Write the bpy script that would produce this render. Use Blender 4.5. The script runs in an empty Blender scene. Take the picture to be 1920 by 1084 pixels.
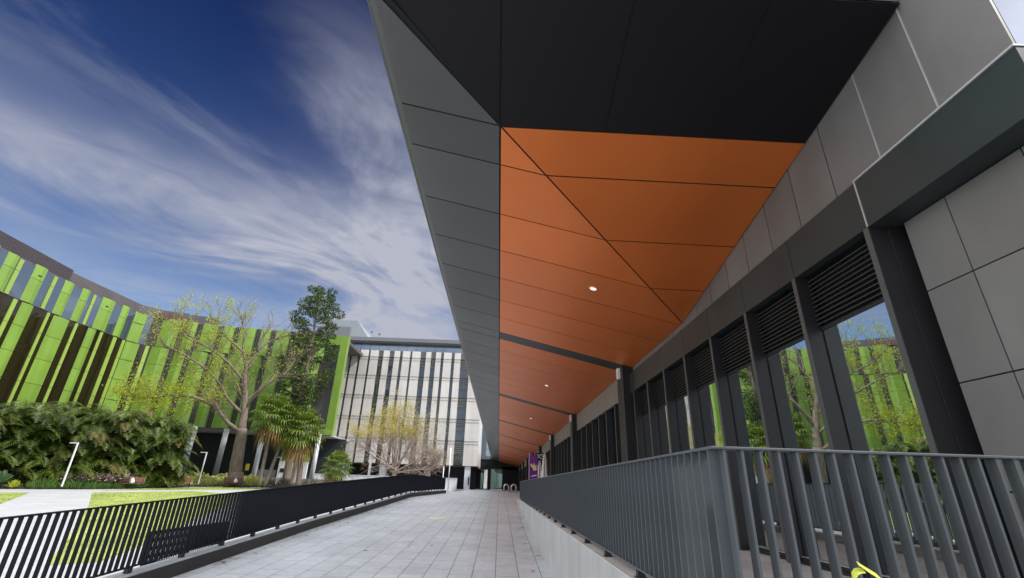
import bpy, math, random
from mathutils import Vector, Matrix
R = math.radians
random.seed(7)
sc = bpy.context.scene
COL = sc.collection
WL = {}                                   # world location of every thing

# ------------------------------------------------------------------ materials
def nt(m):
    m.use_nodes = True
    n = m.node_tree
    n.nodes.clear()
    return n, n.nodes, n.links

def mat(name, col, rough=0.5, metal=0.0, var=0.12, vscale=3.0, bump=0.0, bscale=60.0, spec=0.5, stretch=None, col2=None, dirt=0.0, isl=0.0):
    """Principled with a two-octave colour variation, roughness variation and fine bump."""
    m = bpy.data.materials.new(name)
    n, N, L = nt(m)
    out = N.new('ShaderNodeOutputMaterial'); p = N.new('ShaderNodeBsdfPrincipled')
    L.new(p.outputs[0], out.inputs[0])
    tc = N.new('ShaderNodeTexCoord'); mp = N.new('ShaderNodeMapping')
    L.new(tc.outputs['Object'], mp.inputs[0])
    if stretch: mp.inputs['Scale'].default_value = stretch
    nz = N.new('ShaderNodeTexNoise'); nz.inputs['Scale'].default_value = vscale; nz.inputs['Detail'].default_value = 6
    nz.inputs['Roughness'].default_value = 0.6
    L.new(mp.outputs[0], nz.inputs['Vector'])
    cr = N.new('ShaderNodeValToRGB')
    a = col; b = col2 if col2 else tuple(c*(1-var) for c in col)
    c0 = tuple(min(1, c*(1+var*0.6)) for c in a)
    cr.color_ramp.elements[0].position = 0.32; cr.color_ramp.elements[0].color = (*b, 1)
    cr.color_ramp.elements[1].position = 0.68; cr.color_ramp.elements[1].color = (*c0, 1)
    L.new(nz.outputs['Fac'], cr.inputs[0])
    last = cr.outputs[0]
    if dirt > 0:
        nd = N.new('ShaderNodeTexNoise'); nd.inputs['Scale'].default_value = 0.9; nd.inputs['Detail'].default_value = 8
        md = N.new('ShaderNodeMapping'); md.inputs['Scale'].default_value = (2.5, 2.5, 0.25)
        L.new(tc.outputs['Object'], md.inputs[0]); L.new(md.outputs[0], nd.inputs['Vector'])
        mr = N.new('ShaderNodeMapRange'); mr.inputs['From Min'].default_value = 0.42; mr.inputs['From Max'].default_value = 0.75
        mr.inputs['To Max'].default_value = dirt
        L.new(nd.outputs['Fac'], mr.inputs[0])
        mx = N.new('ShaderNodeMix'); mx.data_type = 'RGBA'
        L.new(mr.outputs[0], mx.inputs['Factor']); L.new(last, mx.inputs['A'])
        mx.inputs['B'].default_value = (col[0]*0.45, col[1]*0.43, col[2]*0.4, 1)
        last = mx.outputs['Result']
    if isl > 0:      # every separate panel has a slightly different tone
        ge = N.new('ShaderNodeNewGeometry'); im = N.new('ShaderNodeMapRange')
        im.inputs['To Min'].default_value = 1-isl; im.inputs['To Max'].default_value = 1+isl*.6
        L.new(ge.outputs['Random Per Island'], im.inputs[0])
        mi = N.new('ShaderNodeMix'); mi.data_type = 'RGBA'; mi.blend_type = 'MULTIPLY'; mi.inputs['Factor'].default_value = 1
        L.new(last, mi.inputs['A']); L.new(im.outputs[0], mi.inputs['B']); last = mi.outputs['Result']
    L.new(last, p.inputs['Base Color'])
    rr = N.new('ShaderNodeMapRange'); rr.inputs['To Min'].default_value = max(0.02, rough-0.08); rr.inputs['To Max'].default_value = min(1, rough+0.08)
    L.new(nz.outputs['Fac'], rr.inputs[0]); L.new(rr.outputs[0], p.inputs['Roughness'])
    p.inputs['Metallic'].default_value = metal
    p.inputs['Specular IOR Level'].default_value = spec
    if bump > 0:
        nb = N.new('ShaderNodeTexNoise'); nb.inputs['Scale'].default_value = bscale; nb.inputs['Detail'].default_value = 4
        L.new(mp.outputs[0], nb.inputs['Vector'])
        bp = N.new('ShaderNodeBump'); bp.inputs['Strength'].default_value = bump; bp.inputs['Distance'].default_value = 0.01
        L.new(nb.outputs['Fac'], bp.inputs['Height']); L.new(bp.outputs[0], p.inputs['Normal'])
    return m

def leafmat(name, c1, c2, trans=0.35, scale=1.2, rough=0.6):
    m = bpy.data.materials.new(name)
    n, N, L = nt(m)
    out = N.new('ShaderNodeOutputMaterial')
    tc = N.new('ShaderNodeTexCoord')
    nz = N.new('ShaderNodeTexNoise'); nz.inputs['Scale'].default_value = scale; nz.inputs['Detail'].default_value = 7; nz.inputs['Roughness'].default_value = 0.75
    L.new(tc.outputs['Object'], nz.inputs['Vector'])
    cr = N.new('ShaderNodeValToRGB')
    cr.color_ramp.elements[0].position = 0.36; cr.color_ramp.elements[0].color = (*c1, 1)
    cr.color_ramp.elements[1].position = 0.64; cr.color_ramp.elements[1].color = (*c2, 1)
    L.new(nz.outputs['Fac'], cr.inputs[0])
    p = N.new('ShaderNodeBsdfPrincipled'); p.inputs['Roughness'].default_value = rough; p.inputs['Specular IOR Level'].default_value = 0.35
    t = N.new('ShaderNodeBsdfTranslucent'); mx = N.new('ShaderNodeMixShader'); mx.inputs[0].default_value = trans
    L.new(cr.outputs[0], p.inputs['Base Color']); L.new(cr.outputs[0], t.inputs['Color'])
    L.new(p.outputs[0], mx.inputs[1]); L.new(t.outputs[0], mx.inputs[2]); L.new(mx.outputs[0], out.inputs[0])
    return m

def glassmat(name, tint, refl, base, wob=0.0):
    """Coated facade glass: mirror-like coat over a dark interior."""
    m = bpy.data.materials.new(name)
    n, N, L = nt(m)
    out = N.new('ShaderNodeOutputMaterial')
    g = N.new('ShaderNodeBsdfGlossy'); g.inputs['Roughness'].default_value = 0.008; g.inputs['Color'].default_value = (*tint, 1)
    d = N.new('ShaderNodeBsdfDiffuse'); d.inputs['Color'].default_value = (*base, 1)
    lw = N.new('ShaderNodeFresnel'); lw.inputs['IOR'].default_value = 1.7
    mr = N.new('ShaderNodeMapRange'); mr.inputs['To Min'].default_value = refl; mr.inputs['To Max'].default_value = 1.0
    L.new(lw.outputs[0], mr.inputs[0])
    mx = N.new('ShaderNodeMixShader'); L.new(mr.outputs[0], mx.inputs[0]); L.new(d.outputs[0], mx.inputs[1]); L.new(g.outputs[0], mx.inputs[2])
    if wob:
        tc = N.new('ShaderNodeTexCoord'); nz = N.new('ShaderNodeTexNoise'); nz.inputs['Scale'].default_value = 0.8; nz.inputs['Detail'].default_value = 1
        L.new(tc.outputs['Object'], nz.inputs['Vector'])
        bp = N.new('ShaderNodeBump'); bp.inputs['Strength'].default_value = wob; bp.inputs['Distance'].default_value = 0.02
        L.new(nz.outputs['Fac'], bp.inputs['Height']); L.new(bp.outputs[0], g.inputs['Normal'])
    L.new(mx.outputs[0], out.inputs[0])
    return m

def emit(name, col, s):
    m = bpy.data.materials.new(name)
    n, N, L = nt(m)
    out = N.new('ShaderNodeOutputMaterial'); e = N.new('ShaderNodeEmission')
    e.inputs[0].default_value = (*col, 1); e.inputs[1].default_value = s
    L.new(e.outputs[0], out.inputs[0])
    return m

def pavemat(name, c1, c2, mortar, row, length, rot, rough=0.45, gap=0.012, offset=0.5, dirt=0.35):
    m = bpy.data.materials.new(name)
    n, N, L = nt(m)
    out = N.new('ShaderNodeOutputMaterial'); p = N.new('ShaderNodeBsdfPrincipled'); L.new(p.outputs[0], out.inputs[0])
    tc = N.new('ShaderNodeTexCoord'); mp = N.new('ShaderNodeMapping'); mp.inputs['Rotation'].default_value = (0, 0, rot)
    L.new(tc.outputs['Object'], mp.inputs[0])
    br = N.new('ShaderNodeTexBrick'); br.inputs['Scale'].default_value = 1.0
    br.inputs['Brick Width'].default_value = length; br.inputs['Row Height'].default_value = row
    br.inputs['Mortar Size'].default_value = gap*0.5; br.inputs['Mortar Smooth'].default_value = 0.25
    br.inputs['Color1'].default_value = (*c1, 1); br.inputs['Color2'].default_value = (*c2, 1); br.inputs['Mortar'].default_value = (*mortar, 1)
    br.offset = offset; br.inputs['Bias'].default_value = 0.0
    L.new(mp.outputs[0], br.inputs['Vector'])
    nz = N.new('ShaderNodeTexNoise'); nz.inputs['Scale'].default_value = 0.55; nz.inputs['Detail'].default_value = 8; nz.inputs['Roughness'].default_value = 0.65
    L.new(tc.outputs['Object'], nz.inputs['Vector'])
    n2 = N.new('ShaderNodeTexNoise'); n2.inputs['Scale'].default_value = 9; n2.inputs['Detail'].default_value = 6
    L.new(mp.outputs[0], n2.inputs['Vector'])
    ad = N.new('ShaderNodeMath'); ad.operation = 'ADD'; L.new(nz.outputs['Fac'], ad.inputs[0])
    ml = N.new('ShaderNodeMath'); ml.operation = 'MULTIPLY'; ml.inputs[1].default_value = 0.5; L.new(n2.outputs['Fac'], ml.inputs[0])
    L.new(ml.outputs[0], ad.inputs[1])
    mr = N.new('ShaderNodeMapRange'); mr.inputs['From Min'].default_value = 0.5; mr.inputs['From Max'].default_value = 1.05
    mr.inputs['To Min'].default_value = 1.0; mr.inputs['To Max'].default_value = 1.0-dirt
    L.new(ad.outputs[0], mr.inputs[0])
    mx = N.new('ShaderNodeMix'); mx.data_type = 'RGBA'; mx.blend_type = 'MULTIPLY'; mx.inputs['Factor'].default_value = 1
    L.new(br.outputs['Color'], mx.inputs['A']); L.new(mr.outputs[0], mx.inputs['B'])
    # gum spots and small dark stains
    vo = N.new('ShaderNodeTexVoronoi'); vo.inputs['Scale'].default_value = 1.7; L.new(tc.outputs['Object'], vo.inputs['Vector'])
    vn = N.new('ShaderNodeMapRange'); vn.inputs['From Min'].default_value = 0.018; vn.inputs['From Max'].default_value = 0.040
    vn.inputs['To Min'].default_value = 0.55; vn.inputs['To Max'].default_value = 1.0; L.new(vo.outputs['Distance'], vn.inputs[0])
    n3 = N.new('ShaderNodeTexNoise'); n3.inputs['Scale'].default_value = 2.2; n3.inputs['Detail'].default_value = 9; n3.inputs['Roughness'].default_value = 0.7
    n3.inputs['Distortion'].default_value = 1.5; L.new(tc.outputs['Object'], n3.inputs['Vector'])
    v3 = N.new('ShaderNodeMapRange'); v3.inputs['From Min'].default_value = 0.60; v3.inputs['From Max'].default_value = 0.74
    v3.inputs['To Min'].default_value = 1.0; v3.inputs['To Max'].default_value = 0.72; L.new(n3.outputs['Fac'], v3.inputs[0])
    sp_ = N.new('ShaderNodeMath'); sp_.operation = 'MULTIPLY'; L.new(vn.outputs[0], sp_.inputs[0]); L.new(v3.outputs[0], sp_.inputs[1])
    mx2 = N.new('ShaderNodeMix'); mx2.data_type = 'RGBA'; mx2.blend_type = 'MULTIPLY'; mx2.inputs['Factor'].default_value = 1
    L.new(mx.outputs['Result'], mx2.inputs['A']); L.new(sp_.outputs[0], mx2.inputs['B'])
    L.new(mx2.outputs['Result'], p.inputs['Base Color'])
    r2 = N.new('ShaderNodeMapRange'); r2.inputs['To Min'].default_value = rough-0.14; r2.inputs['To Max'].default_value = rough+0.16
    L.new(nz.outputs['Fac'], r2.inputs[0]); L.new(r2.outputs[0], p.inputs['Roughness'])
    bp = N.new('ShaderNodeBump'); bp.inputs['Strength'].default_value = 0.35; bp.inputs['Distance'].default_value = 0.006
    iv = N.new('ShaderNodeMath'); iv.operation = 'SUBTRACT'; iv.inputs[0].default_value = 1; L.new(br.outputs['Fac'], iv.inputs[1])
    L.new(iv.outputs[0], bp.inputs['Height']); L.new(bp.outputs[0], p.inputs['Normal'])
    return m

M = {}
M['soffit_grey'] = mat('soffit grey composite panel', (0.090, 0.094, 0.098), 0.34, 0.5, 0.08, 0.5, 0.0, 300, spec=0.6, isl=0.16)
M['soffit_orange'] = mat('soffit burnt orange composite panel', (0.80, 0.205, 0.044), 0.36, 0.52, 0.05, 0.5, 0.0, 300, spec=0.55, isl=0.08)
M['soffit_dark'] = mat('soffit dark charcoal panel', (0.0065, 0.0068, 0.0085), 0.6, 0.0, 0.10, 0.7, 0.03, 300, spec=0.25)
M['joint'] = mat('black joint backing', (0.006, 0.006, 0.006), 0.9)
M['fascia'] = mat('fascia grey metal', (0.12, 0.12, 0.118), 0.42, 0.0, 0.08, 0.6)
M['panel'] = mat('wall grey fibre panel', (0.140, 0.137, 0.130), 0.52, 0.0, 0.12, 1.1, 0.05, 260, dirt=0.22, isl=0.10)
M['band'] = mat('dark grey metal band', (0.028, 0.037, 0.038), 0.40, 0.0, 0.15, 0.9, 0.02, 300, spec=0.35, dirt=0.25, isl=0.12)
M['band_lit'] = mat('bay band panel lit tone', (0.17, 0.16, 0.145), 0.5, 0.0, 0.10, 0.9)  # same band beyond the first column; its brighter light put into the colour
M['mullion'] = mat('mullion charcoal aluminium', (0.018, 0.0175, 0.019), 0.45, 0.0, 0.12, 2)
M['mullion_face'] = mat('mullion grey front edge', (0.080, 0.083, 0.082), 0.4, 0.2, 0.10, 2)
M['louvre'] = mat('louvre charcoal aluminium', (0.026, 0.025, 0.025), 0.5, 0.0, 0.1, 2)
M['black'] = mat('near black metal', (0.012, 0.013, 0.016), 0.5, 0.0, 0.2, 2)
M['trim'] = mat('bright aluminium trim', (0.45, 0.45, 0.45), 0.35, 0.3, 0.08, 3)
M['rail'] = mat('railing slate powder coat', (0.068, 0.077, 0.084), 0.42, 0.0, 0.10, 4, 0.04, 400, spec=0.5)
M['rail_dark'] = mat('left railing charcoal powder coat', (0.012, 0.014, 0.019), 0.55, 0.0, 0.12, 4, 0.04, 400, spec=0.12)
M['conc'] = mat('retaining wall grey concrete', (0.40, 0.405, 0.40), 0.72, 0.0, 0.16, 1.3, 0.25, 70, dirt=0.35)
M['conc_cap'] = mat('pale concrete coping', (0.50, 0.48, 0.44), 0.75, 0.0, 0.16, 2.0, 0.25, 70, dirt=0.25)
M['kerb_dark'] = mat('dark kerb render', (0.045, 0.043, 0.041), 0.7, 0.0, 0.25, 1.2, 0.2, 60)
M['kerb_cap'] = mat('galvanised kerb cap', (0.48, 0.50, 0.52), 0.4, 0.3, 0.15, 2)
M['walk'] = pavemat('grey granite ramp paving', (0.640, 0.660, 0.680), (0.565, 0.583, 0.602), (0.15, 0.155, 0.16), 0.40, 0.80, R(90), 0.40, 0.015, 0.5, 0.42)
M['terrace'] = pavemat('pale terrace paving', (0.45, 0.43, 0.41), (0.39, 0.37, 0.355), (0.20, 0.19, 0.18), 0.60, 0.60, 0, 0.6, 0.01, 0.5, 0.25)
M['path'] = pavemat('pale garden path paving', (0.44, 0.44, 0.45), (0.40, 0.40, 0.41), (0.28, 0.28, 0.28), 0.4, 0.4, R(20), 0.7, 0.01, 0.5, 0.22)
M['ground'] = mat('far ground', (0.22, 0.22, 0.20), 0.9, 0, 0.2, 0.05)
M['lawn'] = mat('mown lawn', (0.29, 0.32, 0.075), 0.9, 0, 0.3, 0.5, 0.5, 90, col2=(0.16, 0.23, 0.04))
M['grassblade'] = leafmat('grass blades', (0.15, 0.22, 0.035), (0.38, 0.39, 0.11), 0.3, 0.45)
M['soil'] = mat('garden bed mulch', (0.075, 0.06, 0.045), 0.95, 0, 0.4, 6, 0.6, 30)
M['green'] = mat('lime green metal panel', (0.205, 0.340, 0.052), 0.36, 0.0, 0.12, 0.35, 0.02, 200, dirt=0.26, isl=0.22)
M['green_pale'] = mat('pale lime return edge', (0.29, 0.41, 0.08), 0.4, 0.0, 0.08, 0.5)
M['gb_dark'] = mat('dark brown bronze glass backing', (0.035, 0.028, 0.018), 0.25, 0.0, 0.5, 0.5, spec=0.6)
M['gb_glass'] = glassmat('blue grey facade glass', (0.55, 0.62, 0.72), 0.14, (0.05, 0.065, 0.085), 0.15)
M['gb_brown'] = glassmat('bronze facade glass', (0.36, 0.30, 0.22), 0.10, (0.020, 0.015, 0.008), 0.15)
M['gb_slat'] = mat('green building slot louvre', (0.085, 0.085, 0.075), 0.5, 0.1, 0.1)
M['mauve'] = mat('mauve grey roof cladding', (0.105, 0.092, 0.10), 0.6, 0.0, 0.12, 0.5, stretch=None)
M['mauve_shade'] = mat('shaded mauve roof cladding', (0.055, 0.044, 0.05), 0.6, 0.0, 0.12, 0.5)  # same cladding on the left wing, its shade put into a darker colour
M['rust'] = mat('rust red vent panel', (0.12, 0.05, 0.05), 0.6)
M['slab'] = mat('pale concrete soffit slab', (0.42, 0.42, 0.42), 0.7, 0, 0.12, 0.6, dirt=0.2)
M['col_white'] = mat('painted white column', (0.70, 0.72, 0.75), 0.6, 0, 0.1, 1, dirt=0.2)
M['col_grey'] = mat('concrete grey column', (0.30, 0.31, 0.32), 0.7, 0, 0.1, 1)
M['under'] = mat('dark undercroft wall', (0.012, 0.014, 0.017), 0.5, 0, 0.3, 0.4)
M['wb_panel'] = mat('white building pale metal panel', (0.72, 0.675, 0.615), 0.40, 0.15, 0.08, 0.25, dirt=0.25, isl=0.10)
M['wb_trim'] = mat('white building dark joint', (0.10, 0.09, 0.09), 0.6)
M['wb_dark'] = mat('white building recess', (0.03, 0.028, 0.03), 0.5)
M['wb_slat'] = mat('white building louvre slat', (0.15, 0.145, 0.14), 0.5, 0.1, 0.06)
M['wb_glass'] = glassmat('white building window glass', (0.58, 0.58, 0.58), 0.16, (0.05, 0.05, 0.052), 0.1)
M['wb_balus'] = glassmat('pale blue balustrade glass', (0.80, 0.90, 1.0), 0.22, (0.19, 0.23, 0.27), 0.05)
M['wb_plant'] = mat('plant room pale cladding', (0.27, 0.30, 0.32), 0.6, 0, 0.06, 0.3)
M['wb_roof'] = mat('white building grey roof fascia', (0.17, 0.175, 0.19), 0.5, 0, 0.06, 0.3)
M['bark_grey'] = mat('grey brown bark', (0.200, 0.155, 0.120), 0.9, 0, 0.35, 3, 0.6, 18, stretch=(1, 1, 0.3))
M['bark_palm'] = mat('ringed palm trunk', (0.17, 0.135, 0.11), 0.9, 0, 0.35, 3, 0.6, 14, stretch=(0.5, 0.5, 4))
M['bark_pale'] = mat('pale smooth bark', (0.40, 0.34, 0.29), 0.85, 0, 0.3, 2, 0.3, 18)
M['twig'] = mat('pinkish grey twig bark', (0.30, 0.235, 0.20), 0.9, 0, 0.25, 3)
M['leaf_yellow'] = leafmat('yellow green young leaves', (0.30, 0.38, 0.025), (0.56, 0.58, 0.06), 0.5, 0.9)
M['leaf_gold'] = leafmat('golden new leaves', (0.38, 0.34, 0.04), (0.62, 0.52, 0.05), 0.45, 0.9)
M['leaf_dark'] = leafmat('dark glossy fig leaves', (0.022, 0.050, 0.012), (0.095, 0.145, 0.030), 0.2, 1.3, 0.4)
M['leaf_palm'] = leafmat('fan palm fronds', (0.035, 0.085, 0.012), (0.20, 0.26, 0.03), 0.25, 1.6, 0.42)
M['leaf_dry'] = leafmat('dry palm fronds', (0.14, 0.08, 0.025), (0.32, 0.22, 0.06), 0.25, 1.5)
M['leaf_cane'] = leafmat('cane palm fronds', (0.010, 0.027, 0.006), (0.120, 0.165, 0.018), 0.16, 0.6, 0.42)
M['leaf_cane2'] = leafmat('cane palm old fronds', (0.10, 0.09, 0.025), (0.24, 0.19, 0.06), 0.25, 0.8)
M['leaf_agave'] = leafmat('blue green agave', (0.07, 0.15, 0.06), (0.17, 0.28, 0.12), 0.1, 2)
M['leaf_lime'] = leafmat('lime bromeliad', (0.36, 0.46, 0.03), (0.62, 0.64, 0.10), 0.3, 2)
M['leaf_grassy'] = leafmat('strappy grass clump', (0.04, 0.10, 0.015), (0.13, 0.22, 0.04), 0.2, 2)
M['leaf_ground'] = leafmat('yellow ground cover', (0.26, 0.33, 0.05), (0.60, 0.58, 0.22), 0.3, 1.2)
M['leaf_mottle'] = leafmat('mottled dark shrub', (0.05, 0.06, 0.035), (0.34, 0.33, 0.24), 0.2, 4)
M['brom_red'] = leafmat('striped maroon bromeliad', (0.11, 0.035, 0.035), (0.52, 0.44, 0.38), 0.15, 7)
M['bench_wood'] = mat('bench red brown timber', (0.20, 0.085, 0.055), 0.6, 0, 0.2, 6, stretch=(0.3, 4, 4))
M['white'] = mat('white painted metal', (0.78, 0.78, 0.78), 0.4, 0, 0.05, 2)
M['steel'] = mat('brushed steel', (0.62, 0.62, 0.62), 0.3, 0.7, 0.08, 4)
M['canvas'] = mat('grey white canvas', (0.55, 0.53, 0.50), 0.85, 0, 0.15, 4, 0.2, 30)
M['purple'] = mat('purple banner cloth', (0.17, 0.015, 0.22), 0.7, 0, 0.2, 1.5)
M['magenta'] = mat('magenta print', (0.65, 0.04, 0.38), 0.7, 0, 0.3, 3)
M['pinkp'] = mat('pale pink print', (0.80, 0.45, 0.70), 0.7, 0, 0.1, 3)
M['cream'] = mat('cream yellow print', (0.75, 0.62, 0.25), 0.7, 0, 0.1, 3)
M['letter'] = mat('white lettering', (0.8, 0.8, 0.8), 0.6, 0, 0.02)
M['lamp'] = emit('lit lamp lens', (1.0, 0.93, 0.84), 0.85)
M['yellow'] = mat('yellow floor sticker', (0.62, 0.59, 0.40), 0.7, 0, 0.2, 12)
M['signyellow'] = mat('yellow sign sheet', (0.75, 0.60, 0.05), 0.6, 0, 0.1, 3)
M['glass_main'] = glassmat('coated shopfront glass', (0.80, 0.86, 0.86), 0.78, (0.012, 0.016, 0.017), 0.10)
M['glass_far'] = glassmat('dark bay glass', (0.55, 0.62, 0.64), 0.10, (0.005, 0.006, 0.008), 0.05)
M['glass_door'] = glassmat('teal door glass', (0.55, 0.75, 0.75), 0.18, (0.015, 0.04, 0.042), 0.05)
M['court'] = mat('bright courtyard wall', (0.75, 0.78, 0.72), 0.8, 0, 0.25, 0.8)

# ------------------------------------------------------------------ mesh builder
class MB:
    def __init__(s): s.v = []; s.f = []
    def add(s, vs, fs):
        o = len(s.v); s.v += [tuple(p) for p in vs]; s.f += [tuple(i+o for i in q) for q in fs]
    def box(s, x0, y0, z0, x1, y1, z1):
        if x0 > x1: x0, x1 = x1, x0
        if y0 > y1: y0, y1 = y1, y0
        if z0 > z1: z0, z1 = z1, z0
        s.add([(x0,y0,z0),(x1,y0,z0),(x1,y1,z0),(x0,y1,z0),(x0,y0,z1),(x1,y0,z1),(x1,y1,z1),(x0,y1,z1)],
              [(0,3,2,1),(4,5,6,7),(0,1,5,4),(1,2,6,5),(2,3,7,6),(3,0,4,7)])
    def hexa(s, b, t):
        n = len(b)
        s.add(list(b)+list(t), [tuple(range(n-1,-1,-1)), tuple(range(n,2*n))]+[(i,(i+1)%n,n+(i+1)%n,n+i) for i in range(n)])
    def prism(s, poly, z0, z1): s.hexa([(x,y,z0) for x,y in poly], [(x,y,z1) for x,y in poly])
    def slab(s, poly, zf, th):
        """plan polygon lifted on zf(x,y), thickness th upward"""
        s.hexa([(x,y,zf(x,y)) for x,y in poly], [(x,y,zf(x,y)+th) for x,y in poly])
    def sheet(s, poly, zf): s.add([(x,y,zf(x,y)) for x,y in poly], [tuple(range(len(poly)))])
    def bar(s, a, b, w, h, up=(0,0,1)):
        a = Vector(a); b = Vector(b); d = (b-a).normalized(); u = Vector(up)
        r = d.cross(u)
        if r.length < 1e-4: r = d.cross(Vector((1,0,0)))
        r.normalize(); u = r.cross(d)
        q = [r*(-w/2)+u*(-h/2), r*(w/2)+u*(-h/2), r*(w/2)+u*(h/2), r*(-w/2)+u*(h/2)]
        s.hexa([a+k for k in q], [b+k for k in q])
    def tube(s, pts, rad, n=8, cap=True):
        pts = [Vector(p) for p in pts]
        if not hasattr(rad, '__len__'): rad = [rad]*len(pts)
        o = len(s.v); ref = None
        for i, p in enumerate(pts):
            d = (pts[min(i+1,len(pts)-1)]-pts[max(i-1,0)])
            if d.length < 1e-6: d = Vector((0,0,1))
            d.normalize()
            if ref is None:
                ref = d.cross(Vector((0.31,0.95,0.05)))
                if ref.length < 1e-3: ref = d.cross(Vector((1,0,0)))
            ref = (ref - d*ref.dot(d))
            if ref.length < 1e-4: ref = d.orthogonal()
            ref.normalize(); b = d.cross(ref)
            for k in range(n):
                a = 2*math.pi*k/n
                s.v.append(tuple(p + (ref*math.cos(a)+b*math.sin(a))*rad[i]))
        for i in range(len(pts)-1):
            for k in range(n):
                s.f.append((o+i*n+k, o+i*n+(k+1)%n, o+(i+1)*n+(k+1)%n, o+(i+1)*n+k))
        if cap:
            s.f.append(tuple(o+k for k in range(n-1,-1,-1)))
            s.f.append(tuple(o+(len(pts)-1)*n+k for k in range(n)))
    def lathe(s, cx, cy, prof, n=16):
        s.tube_rings = None
        o = len(s.v)
        for r, z in prof:
            for k in range(n):
                a = 2*math.pi*k/n; s.v.append((cx+r*math.cos(a), cy+r*math.sin(a), z))
        for i in range(len(prof)-1):
            for k in range(n): s.f.append((o+i*n+k, o+i*n+(k+1)%n, o+(i+1)*n+(k+1)%n, o+(i+1)*n+k))
        s.f.append(tuple(o+k for k in range(n-1,-1,-1))); s.f.append(tuple(o+(len(prof)-1)*n+k for k in range(n)))
    def build(s, name, m, parent=None, smooth=False, bevel=0.0):
        wl = WL.get(parent.name, Vector((0,0,0))) if parent else Vector((0,0,0))
        me = bpy.data.meshes.new(name)
        if parent and wl.length > 0: vs = [(x-wl.x, y-wl.y, z-wl.z) for x,y,z in s.v]
        else: vs = s.v
        me.from_pydata(vs, [], s.f); me.update()
        me.materials.append(m)
        if smooth:
            for p in me.polygons: p.use_smooth = True
        o = bpy.data.objects.new(name, me); COL.objects.link(o)
        if parent:
            o.parent = parent; WL[o.name] = wl
        if bevel > 0:
            b = o.modifiers.new('bevel', 'BEVEL'); b.width = bevel; b.segments = 2; b.limit_method = 'ANGLE'
        return o

def tag(o, label=None, cat=None, group=None, kind=None):
    if label: o['label'] = label
    if cat: o['category'] = cat
    if group: o['group'] = group
    if kind: o['kind'] = kind
    return o

def thing(name, label, cat, loc, group=None):
    o = bpy.data.objects.new(name, None); COL.objects.link(o)
    o.location = loc; WL[o.name] = Vector(loc); o.empty_display_size = 0.2
    return tag(o, label, cat, group)

def struct(name, mb, m, smooth=False):
    return tag(mb.build(name, m, None, smooth), kind='structure')

def copy_tree(o, parent=None, loc=None, rz=None, scale=None):
    c = o.copy(); COL.objects.link(c)
    if parent: c.parent = parent
    if loc is not None: c.location = loc
    if rz is not None: c.rotation_euler = (0, 0, rz)
    if scale is not None: c.scale = (scale, scale, scale)
    for ch in list(o.children): copy_tree(ch, c)
    return c

def clip(poly, a, b, c):
    """keep a*x+b*y<=c"""
    out = []
    for i in range(len(poly)):
        p, q = poly[i], poly[(i+1) % len(poly)]
        dp, dq = a*p[0]+b*p[1]-c, a*q[0]+b*q[1]-c
        if dp <= 0: out.append(p)
        if (dp < 0 < dq) or (dq < 0 < dp):
            t = dp/(dp-dq); out.append((p[0]+t*(q[0]-p[0]), p[1]+t*(q[1]-p[1])))
    return out

# ------------------------------------------------------------------ camera
cam = bpy.data.cameras.new('camera'); co = bpy.data.objects.new('camera', cam); COL.objects.link(co)
cam.sensor_fit = 'HORIZONTAL'; cam.sensor_width = 36; cam.lens = 868.44/1920*36; cam.clip_start = 0.05; cam.clip_end = 5000
pitch, roll, yaw = 0.401383833, 0.0325176110, 0.0136550981
fw = Vector((math.sin(yaw)*math.cos(pitch), math.cos(yaw)*math.cos(pitch), math.sin(pitch)))
rt = Vector((math.cos(yaw), -math.sin(yaw), 0)); up = rt.cross(fw)
r2 = rt*math.cos(roll)+up*math.sin(roll); u2 = -rt*math.sin(roll)+up*math.cos(roll)
co.matrix_world = Matrix(((r2.x,u2.x,-fw.x,0),(r2.y,u2.y,-fw.y,0),(r2.z,u2.z,-fw.z,0),(0,0,0,1)))
sc.camera = co

# ------------------------------------------------------------------ levels
ZT = -0.71                                   # terrace
def ramp_z(y): return -1.80+0.0404*min(y, 27.0)
def garden_z(x, y): return -2.1+0.02*y

# ------------------------------------------------------------------ ground and paving
b = MB(); b.box(-1500, -800, -4.0, 1500, 2200, -3.0); struct('ground', b, M['ground'])
b = MB()
xs = [-70, -52, -40, -30, -22, -14, -5.45]
ys = [-25, -5, 5, 15, 25, 35, 45, 55, 66]
for i in range(len(xs)-1):
    for j in range(len(ys)-1):
        b.sheet([(xs[i],ys[j]),(xs[i+1],ys[j]),(xs[i+1],ys[j+1]),(xs[i],ys[j+1])], garden_z)
struct('garden_path', b, M['path'])

def fence_x(y):
    P = [(-30,-5.0),(14,-5.0),(25,-4.66),(41,-4.25),(200,-4.25)]
    for (a,xa),(c,xc) in zip(P, P[1:]):
        if y <= c: return xa+(xc-xa)*(y-a)/(c-a)
# ramp / walkway
b = MB()
yy = [-12, -4, 0, 4, 8, 11, 14, 17, 20, 22.5, 25, 27]
for a, c in zip(yy, yy[1:]):
    b.hexa([(fence_x(a)-0.1,a,-3),(1.0,a,-3),(1.0,c,-3),(fence_x(c)-0.1,c,-3)],
           [(fence_x(a)-0.1,a,ramp_z(a)),(1.0,a,ramp_z(a)),(1.0,c,ramp_z(c)),(fence_x(c)-0.1,c,ramp_z(c))])
struct('walkway', b, M['walk'])
b = MB()
b.hexa([(fence_x(27)-0.1,27,-3),(1.0,27,-3),(3.9,27,-3),(3.9,120,-3),(-30,120,-3),(-30,67.5,-3),(-4.35,67.5,-3),(-4.35,41,-3)],
       [(fence_x(27)-0.1,27,ZT),(1.0,27,ZT),(3.9,27,ZT),(3.9,120,ZT),(-30,120,ZT),(-30,67.5,ZT),(-4.35,67.5,ZT),(-4.35,41,ZT)])
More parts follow.
